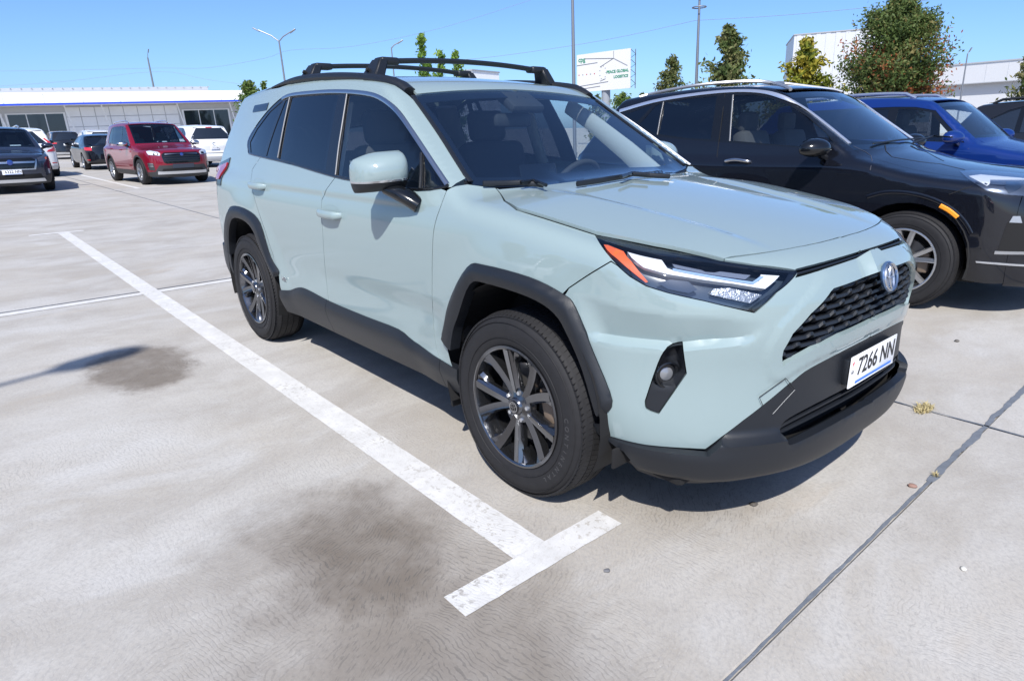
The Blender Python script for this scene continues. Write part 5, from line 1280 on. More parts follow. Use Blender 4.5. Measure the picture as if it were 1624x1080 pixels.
# cars on the other side of the lane, outside the picture; the green car's flank mirrors them
def outside(src, label, loc, rz):
    c = dup_tree(bpy.data.objects[src]); c.location = loc; c.rotation_euler = (0, 0, rz); c['label'] = label
outside('white_suv', 'white SUV across the lane outside the picture, mirrored in the sage doors', (-1.0, -8.6, 0), math.pi/2)
outside('black_sedan', 'black sedan across the lane outside the picture, mirrored in the sage doors', (-3.9, -8.7, 0), math.pi/2)
outside('large_white_suv', 'large white SUV across the lane outside the picture, mirrored in the sage doors', (-6.8, -8.5, 0), math.pi/2)
outside('red_suv', 'red SUV across the lane outside the picture, mirrored in the sage doors', (5.2, -8.6, 0), math.pi/2)
# ================================================================== ground
def concrete_mat(name='concrete', line=False):
    m = bpy.data.materials.new(name); m.use_nodes = True; t = m.node_tree; N = t.nodes; L = t.links; b = N['Principled BSDF']
    def nd(k, **kw):
        n = N.new(k)
        for a, v in kw.items(): setattr(n, a, v)
        return n
    def val(sock, v):
        if isinstance(v, (int, float, tuple)): sock.default_value = v
        else: L.new(v, sock)
    def math_(op, a, b_=None, c=None):
        n = nd('ShaderNodeMath', operation=op); val(n.inputs[0], a)
        if b_ is not None: val(n.inputs[1], b_)
        if c is not None: val(n.inputs[2], c)
        return n.outputs[0]
    def noise(vec, sc, det=4, rough=.55, dist=0.):
        n = nd('ShaderNodeTexNoise'); n.inputs['Scale'].default_value = sc; n.inputs['Detail'].default_value = det; n.inputs['Roughness'].default_value = rough; n.inputs['Distortion'].default_value = dist
        L.new(vec, n.inputs['Vector']); return n.outputs[0]
    def ramp(x, a, b_, lo=0., hi=1.):
        n = nd('ShaderNodeMapRange'); n.interpolation_type = 'SMOOTHSTEP'; val(n.inputs[0], x)
        for i, v in enumerate((a, b_, lo, hi)): n.inputs[i+1].default_value = v
        return n.outputs[0]
    def mixc(f, c1, c2):
        n = nd('ShaderNodeMix', data_type='RGBA'); val(n.inputs[0], f)
        for i, c in ((6, c1), (7, c2)):
            if isinstance(c, tuple): n.inputs[i].default_value = (*c, 1)
            else: L.new(c, n.inputs[i])
        return n.outputs[2]
    def scale(vec, s):
        n = nd('ShaderNodeVectorMath', operation='MULTIPLY'); L.new(vec, n.inputs[0]); n.inputs[1].default_value = s; return n.outputs[0]
    pos = nd('ShaderNodeNewGeometry').outputs['Position']
    sx = nd('ShaderNodeSeparateXYZ'); L.new(pos, sx.inputs[0]); X, Y = sx.outputs[0], sx.outputs[1]
    big, mid_, fine = noise(pos, .55, 5, .6), noise(scale(pos, (1.5, .9, 1)), 1.3, 5, .68, .3), noise(pos, 70, 3, .75)
    patch = noise(scale(pos, (1.5, .8, 1)), 1.6, 4, .65, .6)
    col = mixc(ramp(mid_, .30, .70), (.325, .302, .272), (.440, .425, .402))
    left = ramp(math_('ADD', Y, math_('MULTIPLY', X, .25)), -.6, -2.6)
    col = mixc(ramp(big, .42, .66, 0, .6), col, (.365, .330, .280))
    col = mixc(ramp(patch, .50, .72, 0, .5), col, (.475, .470, .462))
    col = mixc(ramp(fine, .40, .70, 0, .42), col, (.25, .245, .24))
    col = mixc(ramp(noise(pos, 160, 3, .6), .55, .75, 0, .35), col, (.52, .52, .53))
    # rusty brown patches
    col = mixc(ramp(noise(scale(pos, (2.2, .7, 1)), .9, 5, .6, .5), .62, .78, 0, .35), col, (.38, .30, .21))
    # broom ridges left in the cement: short streaks that follow a bent flow, in three directions
    dn = nd('ShaderNodeTexNoise'); dn.inputs['Scale'].default_value = 1.5; dn.inputs['Detail'].default_value = 2; L.new(pos, dn.inputs['Vector'])
    dv = nd('ShaderNodeVectorMath', operation='MULTIPLY_ADD'); L.new(dn.outputs['Color'], dv.inputs[0]); dv.inputs[1].default_value = (.42, .42, 0); L.new(pos, dv.inputs[2])
    def streak(ang):
        mp_ = nd('ShaderNodeMapping'); mp_.inputs['Rotation'].default_value = (0, 0, math.radians(ang)); mp_.inputs['Scale'].default_value = (1, 1, 1); L.new(dv.outputs[0], mp_.inputs[0])
        return noise(scale(mp_.outputs[0], (150, 26, 1)), 1., 2, .55, .5)
    sxy = nd('ShaderNodeSeparateXYZ'); L.new(dv.outputs[0], sxy.inputs[0]); WX, WY = sxy.outputs[0], sxy.outputs[1]
    jit, brk = noise(pos, 20, 2, .5), noise(pos, 34, 3, .6)
    def wrinkle(ang, k_=430.):
        c_, s_ = math.cos(math.radians(ang))*k_, math.sin(math.radians(ang))*k_
        w_ = math_('SINE', math_('ADD', math_('ADD', math_('MULTIPLY', WX, c_), math_('MULTIPLY', WY, s_)), math_('MULTIPLY', jit, 16.)))
        return ramp(math_('ADD', w_, math_('MULTIPLY', math_('SUBTRACT', brk, .5), 3.2)), .45, 1.05)
    r1, r2, r3 = wrinkle(25), wrinkle(100, 390.), ramp(streak(-35), .54, .64)
    m1, m2_ = ramp(noise(pos, 1.7, 2, .5), .46, .54), ramp(noise(pos, 1.25, 2, .5), .48, .54)
    def fmix(f, a_, b_): return math_('ADD', math_('MULTIPLY', a_, math_('SUBTRACT', 1., f)), math_('MULTIPLY', b_, f))
    gro = fmix(m2_, fmix(m1, r1, r2), r3)
    zone = ramp(noise(pos, .8, 3, .5), .38, .62, .35, 1.)
    # two old oil stains on the bay to the left of the car
    wob = math_('MULTIPLY', math_('SUBTRACT', noise(pos, 3.2, 5, .68), .5), 1.1)
    def blob(cx, cy, rx, ry, soft):
        d = math_('SQRT', math_('ADD', math_('POWER', math_('DIVIDE', math_('SUBTRACT', X, cx), rx), 2.), math_('POWER', math_('DIVIDE', math_('SUBTRACT', Y, cy), ry), 2.)))
        return ramp(math_('ADD', d, wob), 1.0, soft)
    st1 = blob(-.02, -1.56, .72, .50, .20); st1b = blob(.42, -1.62, 1.25, .72, .10); st2 = blob(-2.62, -1.66, .52, .34, .62)
    st3 = blob(.42, -.35, .5, .5, .3)
    stain = math_('MAXIMUM', math_('MULTIPLY', st1, .92), math_('MAXIMUM', math_('MULTIPLY', st1b, .70), math_('MAXIMUM', math_('MULTIPLY', st2, .85), math_('MULTIPLY', st3, .4))))
    stain = math_('MULTIPLY', stain, ramp(noise(pos, 5, 4, .65), .25, .62, .72, 1.))
    col = mixc(stain, col, (.135, .112, .09))
    zone2 = math_('MAXIMUM', zone, math_('MULTIPLY', stain, 1.0))
    near = ramp(math_('SQRT', math_('ADD', math_('POWER', math_('SUBTRACT', X, .2), 2.), math_('POWER', math_('ADD', Y, 1.3), 2.))), 1.0, 4.5, 1., .30)
    gz = math_('MULTIPLY', math_('MULTIPLY', gro, zone2), near)
    col = mixc(math_('MULTIPLY', gz, math_('ADD', .13, math_('MULTIPLY', stain, .60))), col, (.09, .085, .08))
    if line:
        wear = ramp(noise(pos, 42, 5, .72), .52, .62); wear2 = math_('MULTIPLY', ramp(noise(pos, 3.2, 3, .6), .40, .70, .22, 1.), wear)
        col = mixc(wear2, mixc(ramp(noise(pos, 9, 4, .6), .3, .8), (.50, .495, .485), (.60, .595, .585)), col)
    L.new(col, b.inputs['Base Color']); b.inputs['Roughness'].default_value = .82; b.inputs['Specular IOR Level'].default_value = .3
    hgt = math_('ADD', math_('MULTIPLY', gz, -1.), math_('MULTIPLY', fine, .5))
    bp = nd('ShaderNodeBump'); bp.inputs['Strength'].default_value = .24 if not line else .25; bp.inputs['Distance'].default_value = .003
    L.new(hgt, bp.inputs['Height']); L.new(bp.outputs[0], b.inputs['Normal'])
    MATS[name] = m; return m
M_CON = concrete_mat(); M_LINE = concrete_mat('worn_white_road_paint', True)
bm = bmesh.new(); bmesh.ops.create_grid(bm, x_segments=1, y_segments=1, size=2500)
ground = bmobj('ground', bm, M_CON); ground.location.z = -.014; tag(ground, kind='structure')
def zg(o): o.location.z += .014
S = 5.93; gx0, gy0 = 1.062, 1.09
sl_me = {}
bm = bmesh.new(); box(bm, (0, 0, -.07), (S-.012, S-.012, .14), None, .005, 1)
me_sl = bpy.data.meshes.new('concrete_slab'); bm.to_mesh(me_sl); bm.free(); me_sl.materials.append(M_CON)
for i in range(-8, 2):
    for j in range(-3, 5):
        o = bpy.data.objects.new('concrete_slab', me_sl); COL.objects.link(o); o.parent = ground
        o.location = (gx0+(i+.5)*S, gy0+(j+.5)*S, .014+random.uniform(-.0012, .0012))
# sealed joint in front of the car, ragged strip of grey filler
def strip(name, A, Bp, w, m, jit, n=120, z=.0035, seed=1):
    r = random.Random(seed); v, f = [], []; A, Bp = np.array(A), np.array(Bp); d = Bp-A; nn = np.array([-d[1], d[0]])/np.linalg.norm(d)
    a, c = w/2, w/2
    for i in range(n+1):
        a = .7*a+.3*(w/2*(1+jit*r.uniform(-1, 1.6))); c = .7*c+.3*(w/2*(1+jit*r.uniform(-1, 1.6)))
        p = A+d*i/n; v += [(*(p+nn*a), z), (*(p-nn*c), z)]
    for i in range(n): f.append((2*i, 2*i+1, 2*i+3, 2*i+2))
    o = pydata(name, v, f, m, ground); o.location.z = .014
    return o
M_SEAL = mat('joint_sealant', (.13, .145, .17), .7, noise=(20, .3), bump=(60, .3))
strip('joint_sealant', (gx0, -4.), (gx0, .35), .008, M_SEAL, 1.2, 160, seed=2); strip('joint_sealant', (gx0, .35), (gx0-.01, 4.), .019, M_SEAL, 1.1, 120, seed=5)
strip('joint_sealant', (.60, gy0), (4., gy0), .010, M_SEAL, 1.2, 80, seed=7); strip('joint_sealant', (gx0-S, -6.), (gx0-S, 3.), .016, M_SEAL, .3, 60, seed=9)
strip('joint_sealant', (-30., gy0), (-6, gy0), .014, M_SEAL, .6, 120, seed=11)
# painted bay markings
def marking(x0, y0, x1, y1, z=.004, rag=.0014, seed=3):
    """painted bar between two corners, edges slightly ragged"""
    r = random.Random(seed); n = max(4, int(max(abs(x1-x0), abs(y1-y0))/.04)); v, f = [], []
    lng = abs(x1-x0) > abs(y1-y0)
    for i in range(n+1):
        t = i/n
        if lng: x = x0+(x1-x0)*t; v += [(x, y0+r.uniform(-rag, rag), z), (x, y1+r.uniform(-rag, rag), z)]
        else: y = y0+(y1-y0)*t; v += [(x0+r.uniform(-rag, rag), y, z), (x1+r.uniform(-rag, rag), y, z)]
    for i in range(n): f.append((2*i, 2*i+1, 2*i+3, 2*i+2))
    o = pydata('parking_line', v, f, M_LINE); tag(o, kind='structure')
    bm = bmesh.new(); bm.from_mesh(o.data); bmesh.ops.recalc_face_normals(bm, faces=bm.faces)
    if bm.faces[:] and bm.faces[0].normal.z < 0: bmesh.ops.reverse_faces(bm, faces=bm.faces[:])
    bm.to_mesh(o.data); bm.free(); return o
marking(-9.9, -1.192, .322, -1.05); marking(.322, -1.472, .432, -.772, .0042, .0016); marking(-10.02, -1.54, -9.9, -.86)
marking(-4.815, -9., -4.715, -1.192); marking(-4.815, -1.05, -4.715, 1.6)
marking(-31., 1.60, -18.3, 1.73); marking(-18.3, 1.08, -18.17, 2.25)
marking(-31., -2.9, -18.3, -2.77, seed=8)
# ------------------------------------------------------------------ the lot slopes a little; buildings and posts stand plumb
UPV = (Vector((0, 0, 1)) - Vector(RT)*.030).normalized()
def plumb(loc, xdir):
    """matrix at loc with z = plumb and x along xdir"""
    x = Vector(xdir); x = (x-UPV*x.dot(UPV)).normalized(); y = UPV.cross(x)
    m = Matrix.Identity(4)
    for i in range(3): m[i][0], m[i][1], m[i][2], m[i][3] = x[i], y[i], UPV[i], loc[i]
    return m
def at(u, v, depth):
    """photo pixel at a distance along the view axis"""
    d = FW*CF + RT*(u-PW/2) + UP*(PH/2-v); return Vector(CAM + d/CF*depth)
def ground_under(u, v, depth): p = at(u, v, depth); return Vector((p.x, p.y, 0))
M_POST = mat('galvanised_post', (.22, .23, .25), .45, .6); M_WALL = mat('pale_wall_panel', (.74, .75, .76), .55, noise=(3, .06)); M_FASC = mat('white_fascia', (.80, .81, .82), .5, noise=(2, .04))
M_BSTR = mat('blue_stripe', (.015, .06, .55), .45); M_ROOF = mat('grey_metal_roof', (.42, .44, .47), .45, .2); M_WIN = mat('showroom_glass', (.015, .022, .03), .05, coat=.5)
# ---- showroom on the left
A0, A1 = at(-130, 175, 53), at(400, 160.8, 66); A0.z = A1.z = 0
bd_ = empty('showroom_building'); tag(bd_, 'long white showroom building with blue-edged canopy behind the parked cars at left', 'building')
xdir = (A1-A0).normalized(); Lb = (A1-A0).length
bd_.matrix_world = plumb(A0, xdir)
def px_on(u, v, yoff=0.):
    """photo pixel -> (x, z) on the building's facade plane y = yoff"""
    mi = bd_.matrix_world.inverted(); o = mi @ Vector(CAM); d = (mi.to_3x3() @ (at(u, v, 1.)-Vector(CAM))); s_ = (yoff-o.y)/d.y; q = o+d*s_; return q.x, q.z
side_ = 1 if (bd_.matrix_world.inverted() @ Vector(CAM)).y > 0 else -1       # camera side of the facade
zb0 = px_on(398, 161)[1]; zt0 = px_on(398, 143.5)[1]; xE = px_on(399, 150)[0]
def bbox_(n, x0, x1, y0, y1, z0, z1, m, par=None, bev=.0): return boxobj(n, ((x0+x1)/2, (y0+y1)/2, (z0+z1)/2), (abs(x1-x0), abs(y1-y0), abs(z1-z0)), m, par or bd_, bev)
cn = bbox_('canopy', 0, xE, 0, -side_*3.2, zb0+.02, zt0, M_FASC)
n_p = 9
for i in range(n_p):
    a = xE*i/n_p; bbox_('fascia_panel', a+.02, a+xE/n_p-.02, side_*.06, 0, zb0+.16, zt0-.02, M_FASC, cn)
bbox_('fascia_stripe', 0, xE+.02, side_*.07, 0, zb0, zb0+.15, M_BSTR, cn)
yw = -side_*2.2
wl = bbox_('wall', 0, px_on(383, 190, yw)[0], yw, yw-side_*8, 0, zb0, mat('wall_core', (.45, .46, .47), .7))
# wall panels in a grid with open joints
x_w0, x_w1 = px_on(106, 190, yw)[0], px_on(285, 190, yw)[0]
nc = 8
for i in range(nc):
    for k in range(4):
        a = x_w0+(x_w1-x_w0)*i/nc; z0 = .2+(zb0-.3)*k/4
        bbox_('wall_panel', a+.03, a+(x_w1-x_w0)/nc-.03, yw+side_*.05, yw, z0+.03, z0+(zb0-.3)/4-.03, M_WALL, wl)
for u0, u1, nn in ((12, 103, 3), (293, 364, 3), (-110, 2, 3)):
    xa, xb = px_on(u0, 190, yw)[0], px_on(u1, 190, yw)[0]
    wn = bbox_('window', xa-.12, xb+.12, yw+side_*.06, yw, .3, zb0-.55, M_WALL, wl)
    for i in range(nn): bbox_('pane', xa+(xb-xa)*i/nn+.04, xa+(xb-xa)*(i+1)/nn-.04, yw+side_*.075, yw, .4, zb0-.65, M_WIN, wn)
for u in (4, 110, 168, 286, 368):
    xa = px_on(u, 190, yw)[0]; tubeobj('slanted_column', [(xa+.55, yw+side_*.3, 0), (xa-.15, yw+side_*.9, zb0)], .06, M_WALL, bd_, 8)
rfo = bbox_('roof', 0, xE-3.5, -side_*3.4, -side_*13, zt0-.2, zt0+.62, M_ROOF)
for i in range(30): bbox_('roof_seam', xE*.9*i/30, xE*.9*i/30+.05, -side_*3.3, -side_*13, zt0+.55, zt0+.66, M_ROOF, rfo)
# ---- lamp posts, masts and wires
def post(u, vtop, depth, label, arms=(), r=.075, box_=None, name='lamp_post', vb=None):
    base = ground_under(u, 200, depth)
    mi = plumb(base, RT); o = empty(name); o.matrix_world = mi; tag(o, label, 'lamp post', 'lamp posts and masts')
    H = 0
    for k in range(400):
        H += .05
        p = Vector(CAM); q = mi @ Vector((0, 0, H)); d = q-p; dz = d.dot(Vector(FW)); vv = PH/2-CF*d.dot(Vector(UP))/dz
        if vv <= vtop: break
    tubeobj('pole', [(0, 0, -.3), (0, 0, H*.55), (0, 0, H)], [r, r*.9, r*.62], M_POST, o, 10)
    boxobj('base_plate', (0, 0, .02), (.4, .4, .04), M_POST, o, .01)
    for dx, dz in arms:
        a = tubeobj('lamp_arm', [(0, 0, H-.05), (dx*.35, 0, H+dz*.45), (dx, 0, H+dz)], .04, M_POST, o, 8)
        boxobj('lamp_head', (dx*1.12, 0, H+dz*1.05), (.5, .2, .08), M_POST, a, .03, rot=Matrix.Rotation(-math.atan2(dz, dx) if dx > 0 else math.atan2(dz, -dx), 3, 'Y'))
    if box_:
        boxobj('mast_box', (0, 0, box_), (.55, .4, .42), M_FASC, o, .06); tubeobj('mast_ring', [(0.3*math.cos(t), .3*math.sin(t), box_-.6) for t in np.linspace(0, 6.28, 16)], .025, M_POST, o, 6)
    return o, H, mi
post(463, 66, 48, 'lamp post with two raised arms left of the roof bars', ((-1.35, .75), (.95, .55)), .085)
post(257, 92, 92, 'lamp post with a single bent head above the white showroom roof', ((.25, .8),), .15)
post(633.5, 76, 52, 'slim lamp post seen between the roof bars', ((.65, .35),), .07)
post(912.6, -60, 30, 'tall steel mast in front of the billboard', (), .085, name='steel_mast')
post(1103, -12, 30, 'tall mast with a white box near its top', (), .075, box_=6.9, name='steel_mast')
post(1517, 86, 70, 'far lamp post above the low white building', ((.2, .35),), .09)
def wire(pxs, depth, label, r=.009):
    P = [at(u, v, d) for (u, v), d in zip(pxs, np.linspace(*depth, len(pxs)))]
    o = tubeobj('overhead_wire', P, r, mat('wire', (.20, .22, .26), .6), None, 5); tag(o, label, 'wire', 'overhead wires')
def curve_px(pts, n=14): return [tuple(q) for q in smooth_poly(pts, (), n, False)]
wire(curve_px([(-60, 114), (100, 112), (250, 108.5), (330, 108), (420, 93), (462, 80), (560, 74), (700, 45), (850, -2)], 4), (54, 40), 'long overhead wire rising to the right over the lamp post with two arms')
wire(curve_px([(-60, 141), (100, 130), (250, 114), (330, 127), (430, 140)], 4), (56, 56), 'lower overhead wire sagging beside the bent-head lamp post')
wire(curve_px([(640, 100), (760, 93), (900, 74), (1000, 56), (1103, 33)], 4), (36, 30), 'overhead wire from behind the roof bars up to the white box mast')
wire(curve_px([(1103, 33), (1240, 25), (1400, 10), (1500, -4)], 4), (30, 26), 'overhead wire running from the white box mast to the right')
# lamp post whose shadow lies on the concrete at the left (it stands outside the picture)
Hs = 8.0; k_ = Hs/math.tan(SUN_EL); sh = Vector((math.cos(SUN_AZ), math.sin(SUN_AZ))); ad = Vector((-.244, .970))
lp = empty('lamp_post', (-2.66+sh.x*k_, -3.15+sh.y*k_, 0)); tag(lp, 'lamp post outside the frame whose arm throws the dark streak on the concrete', 'lamp post', 'lamp posts and masts')
tubeobj('pole', [(0, 0, 0), (0, 0, 5), (0, 0, Hs)], [.09, .075, .05], M_POST, lp, 10); boxobj('base_plate', (0, 0, .02), (.4, .4, .04), M_POST, lp, .01)
ar_ = tubeobj('lamp_arm', [(0, 0, Hs), (ad.x*.8, ad.y*.8, Hs), (ad.x*1.15, ad.y*1.15, Hs)], .030, M_POST, lp, 8)
tubeobj('lamp_head', [(ad.x*t, ad.y*t, Hs) for t in (1.08, 1.2, 1.5, 1.62)], [.04, .12, .13, .07], M_POST, ar_, 10, (1, .5))
# ---- billboard
bbd = 52.
TL, TR, BR, BL = at(915.5, 93, bbd*1.03), at(999.5, 83.2, bbd*.97), at(999.5, 141.5, bbd*.97), at(916, 147.5, bbd*1.03)
bb_ = empty('billboard'); tag(bb_, 'white billboard with green lettering on a single post behind the car', 'billboard')
xb = (TR-TL).normalized(); org = BL; bb_.matrix_world = plumb(BL, xb)
Wb, Hb = (BR-BL).dot(xb), ((TL-BL).length+(TR-BR).length)/2
fs_ = -1 if (bb_.matrix_world.inverted() @ Vector(CAM)).y < 0 else 1
boxobj('board', (Wb/2, 0, Hb/2), (Wb, .08, Hb), mat('billboard_sheet', (.60, .60, .60), .6), bb_)
for x in (Wb*.98,): 
    for k in range(4): tubeobj('back_truss', [(x, -fs_*.04, Hb*k/4), (x+.02, -fs_*.9, Hb*(k+.5)/4), (x, -fs_*.04, Hb*(k+1)/4)], .03, M_POST, bb_, 5)
tubeobj('back_truss', [(Wb*.98, -fs_*.9, 0), (Wb*.98, -fs_*.9, Hb)], .04, M_POST, bb_, 6)
tubeobj('post', [(Wb*.5, -fs_*.4, -5.5), (Wb*.5, -fs_*.4, .1)], .35, mat('billboard_post', (.25, .27, .30), .5), bb_, 12)
bbg, bbk = mat('billboard_green', (.03, .22, .13), .6), mat('billboard_grey', (.22, .23, .25), .6)
def bill(txt, s_, x, z, m):
    me = text_mesh(txt, s_, .004, align='LEFT', bold=.012); o = mkobj('lettering', me, m, bb_); o.matrix_local = Matrix.Translation((x, fs_*.05, z)) @ (Matrix.Rotation(math.radians(90), 4, 'X') if fs_ < 0 else Matrix.Rotation(math.pi, 4, 'Z') @ Matrix.Rotation(math.radians(90), 4, 'X'))
bill('PEACE GLOBAL', Wb*.058, Wb*.57, Hb*.46, bbg); bill('LOGISTICS', Wb*.055, Wb*.70, Hb*.32, bbg); bill('cpg', Wb*.10, Wb*.03, Hb*.86, bbg)
def bline(x0, z0, x1, z1, w=.03): 
    o = tubeobj('printed_line', [(x0*Wb, fs_*.045, z0*Hb), (x1*Wb, fs_*.045, z1*Hb)], w, bbk, bb_, 4)
for q in ((.0, .72, .40, .74), (.15, .88, .70, .80), (.70, .98, .70, .80), (.70, .80, .95, .58), (.70, .80, .45, .62), (.02, .16, .60, .22), (.02, .08, .45, .12), (.45, .25, .55, .30)): bline(*q, w=.03)
for k in range(5): boxobj('printed_mark', (Wb*(.04+.075*k), fs_*.045, Hb*.46), (Wb*.018, .01, Wb*.018), mat('printed_red', (.4, .06, .05), .6) if k % 2 == 0 else bbk, bb_)
for k in range(9):
    t = 2*math.pi*k/9; boxobj('printed_mark', (Wb*(.50+.06*math.cos(t)), fs_*.045, Hb*.46+Wb*.10*math.sin(t)), (Wb*.022, .01, Wb*.010), bbk, bb_)
# ---- warehouse and low hall on the right
def hall(name, label, uvA, uvB, dA, dB, m, rib=None, dep=14, fascia=None):
    A, Bq = at(*uvA, dA), at(*uvB, dB); A2, B2 = Vector((A.x, A.y, 0)), Vector((Bq.x, Bq.y, 0))
    r = empty(name); tag(r, label, 'building'); r.matrix_world = plumb(A2, (B2-A2)); mi = r.matrix_world.inverted()
    L = (B2-A2).length; zt = ((mi @ A).z+(mi @ Bq).z)/2; sg = 1 if (mi @ Vector(CAM)).y > 0 else -1
    boxobj('wall', (L/2, -sg*dep/2, zt/2-.5), (L, dep, zt+1), m, r)
    if rib:
        n = int(L/rib)
        for i in range(n): boxobj('wall_rib', ((i+.5)*L/n, sg*.03, zt/2-.5), (L/n*.45, .06, zt+.98), m, r)
    boxobj('roof_trim', (L/2, -sg*dep/2, zt+.55-.5), (L+.2, dep+.25, .14), mat('roof_trim_grey', (.30, .31, .33), .5), r)
    return r, L, zt, sg
M_CORR = mat('corrugated_sheet', (.52, .53, .55), .45, .25)
hall('corrugated_warehouse', 'tall grey corrugated warehouse behind the tree with red leaves', (1264.5, 56), (1440, 42), 88, 84, M_CORR, 1.15)
M_HALL = mat('pale_grey_cladding', (.48, .49, .51), .5)
r_, L_, zt_, sg_ = hall('low_white_hall', 'low white building with flat fascia at the right edge', (1490, 99), (1700, 96), 78, 70, M_HALL)
boxobj('fascia_band', (L_/2, sg_*.4, zt_-1.2), (L_, .8, 1.9), M_HALL, r_); boxobj('soffit_line', (L_/2, sg_*.45, zt_-2.2), (L_, .9, .10), mat('roof_trim_grey', (.3, .31, .33), .5), r_)
for k in range(6): boxobj('wall_joint', (L_*(k+.5)/6, sg_*.81, zt_-1.2), (.06, .02, 1.9), M_CORR, r_)
hall('far_white_shed', 'small white flat building seen just behind the far end of the roof bars', (728, 114.5), (752, 112), 75, 74, M_FASC, None, 6)
# ================================================================== trees
def leaf_mat(name, cols, red=None):
    m = bpy.data.materials.new(name); m.use_nodes = True; t = m.node_tree; b = t.nodes['Principled BSDF']
    at_ = t.nodes.new('ShaderNodeAttribute'); at_.attribute_name = 'tone'
    cr_ = t.nodes.new('ShaderNodeValToRGB'); e = cr_.color_ramp.elements
    e[0].position, e[0].color = 0, (*cols[0], 1); e[1].position, e[1].color = 1, (*cols[-1], 1)
    for i, c in enumerate(cols[1:-1]): q = e.new((i+1)/(len(cols)-1)); q.color = (*c, 1)
    t.links.new(at_.outputs['Fac'], cr_.inputs[0]); t.links.new(cr_.outputs[0], b.inputs['Base Color'])
    b.inputs['Roughness'].default_value = .6; b.inputs['Specular IOR Level'].default_value = .3
    tr = t.nodes.new('ShaderNodeBsdfTranslucent'); mx_ = t.nodes.new('ShaderNodeMixShader'); mx_.inputs[0].default_value = .35
    o = t.nodes['Material Output']; t.links.new(cr_.outputs[0], tr.inputs[0]); t.links.new(b.outputs[0], mx_.inputs[1]); t.links.new(tr.outputs[0], mx_.inputs[2]); t.links.new(mx_.outputs[0], o.inputs[0])
    return m
M_BARK = mat('bark', (.09, .07, .055), .9, noise=(12, .3), bump=(30, .6))
GREENS = [(.035, .075, .015), (.06, .12, .022), (.10, .17, .035), (.15, .20, .05)]
def tree(label, u, vtop, depth, wpx, kind, cols, n=2600, leaf=.10, zbot=.9, seed=1, sparse=1., redtone=False, name='tree', vbase=None):
    r = np.random.default_rng(seed)
    base = ground_under(u, 200, depth); top = at(u, vtop, depth); H = top.z; Rr = wpx/2*depth/CF*(1.62 if kind == 'cone' else 1.22)
    o = empty(name, base); tag(o, label, 'tree', 'trees behind the parked cars')
    # skeleton
    def rad(h):                                   # crown radius at relative height
        if kind == 'cone': return Rr*np.clip(1.45*(1-h)**.85, 0.05, 1.05)*np.clip(h*4+.55, 0, 1)
        if kind == 'round': return Rr*np.sqrt(np.clip(1-(2*h-.95)**2, .02, 1))
        return Rr*np.clip(.55+.45*np.sin(h*3.1), .1, 1)*np.clip((1-h)*3, .10, 1)
    tips = []
    br_v, br_f = [], []
    nb = {'cone': 44, 'round': 120, 'shoot': 26}[kind]
    for i in range(nb):
        h = (i+.5)/nb; h = h if kind != 'round' else r.uniform(.03, 1)
        a = r.uniform(0, 2*math.pi); q = rad(h)*r.uniform(.55, 1.05); z = zbot+(H-zbot)*h
        tip = np.array([q*math.cos(a), q*math.sin(a), z]); z0 = max(.3, z-q*.7); 
        st = np.array([0, 0, min(z0, H*.92)]); md = (st+tip)/2+[0, 0, .08*q]
        v, f = tube_geo([st, md, tip], [.018+.012*q, .012, .004], 5, False); k = len(br_v); br_v += v; br_f += [tuple(k+j for j in t) for t in f]
        tips.append((st, md, tip))
    tr_ = tubeobj('trunk', [(0, 0, -.05), (.03, .02, H*.3), (-.02, 0, H*.65), (0, 0, H*.93)], [.035*H**.8*.5, .028*H**.8*.5, .018*H**.8*.5, .008], M_BARK, o, 8)
    pydata('limbs', br_v, br_f, M_BARK, o, 60)
    # leaves in sprays along the outer part of each limb
    per = int(n*1.7*sparse/nb); LV, LF, TN = [], [], []
    for st, md, tip in tips:
        tone0 = r.normal(.5, .2); L = np.linalg.norm(tip-st); sp_ = .07+.085*L
        redz = redtone and (r.random() < .10 or (tip @ np.append(RT[:2], 0) > Rr*.55 and r.random() < .75))
        t = r.beta(2.2, 1.2, per); c = np.where(t[:, None] < .5, st+(md-st)*t[:, None]*2, md+(tip-md)*(t[:, None]*2-1)); c = c + r.normal(0, 1, (per, 3))*sp_*[1, 1, .8]
        d1 = r.normal(0, 1, (per, 3)); d1 /= np.linalg.norm(d1, axis=1, keepdims=True); d2 = np.cross(d1, r.normal(0, 1, (per, 3))); d2 /= np.linalg.norm(d2, axis=1, keepdims=True)
        s_ = leaf*r.uniform(.6, 1.3, (per, 1)); d1 = d1*s_; d2 = d2*s_*.5
        V = np.stack([c-d1, c-d2*.9, c+d1, c+d2*.9], 1); k = len(LV)*4
        LV.append(V.reshape(-1, 3)); tn = np.clip(r.normal(tone0, .16, per), 0, .80)
        if redz: tn = np.where(r.random(per) < .7, r.uniform(.9, 1., per), tn)
        TN.append(tn)
    LV = np.concatenate(LV); m_ = len(LV)//4; TN = np.concatenate(TN)
    keep = np.repeat(LV.reshape(-1, 4, 3)[:, :, 2].min(1) > .25, 4); LV = LV[keep]; TN = TN[keep[::4]]; m_ = len(TN)
    me = bpy.data.meshes.new('crown'); me.from_pydata(LV.tolist(), [], np.arange(m_*4).reshape(-1, 4).tolist()); me.update()
    a = me.attributes.new('tone', 'FLOAT', 'POINT'); a.data.foreach_set('value', np.repeat(TN, 4).astype(np.float32))
    mkobj('crown', me, cols, o)
    return o
MG_OL = leaf_mat('olive_leaves', [(.045, .075, .02), (.09, .125, .035), (.15, .17, .06), (.22, .21, .09), (.22, .21, .09)])
MG_GR = leaf_mat('green_leaves', GREENS+[(.15, .20, .05)])
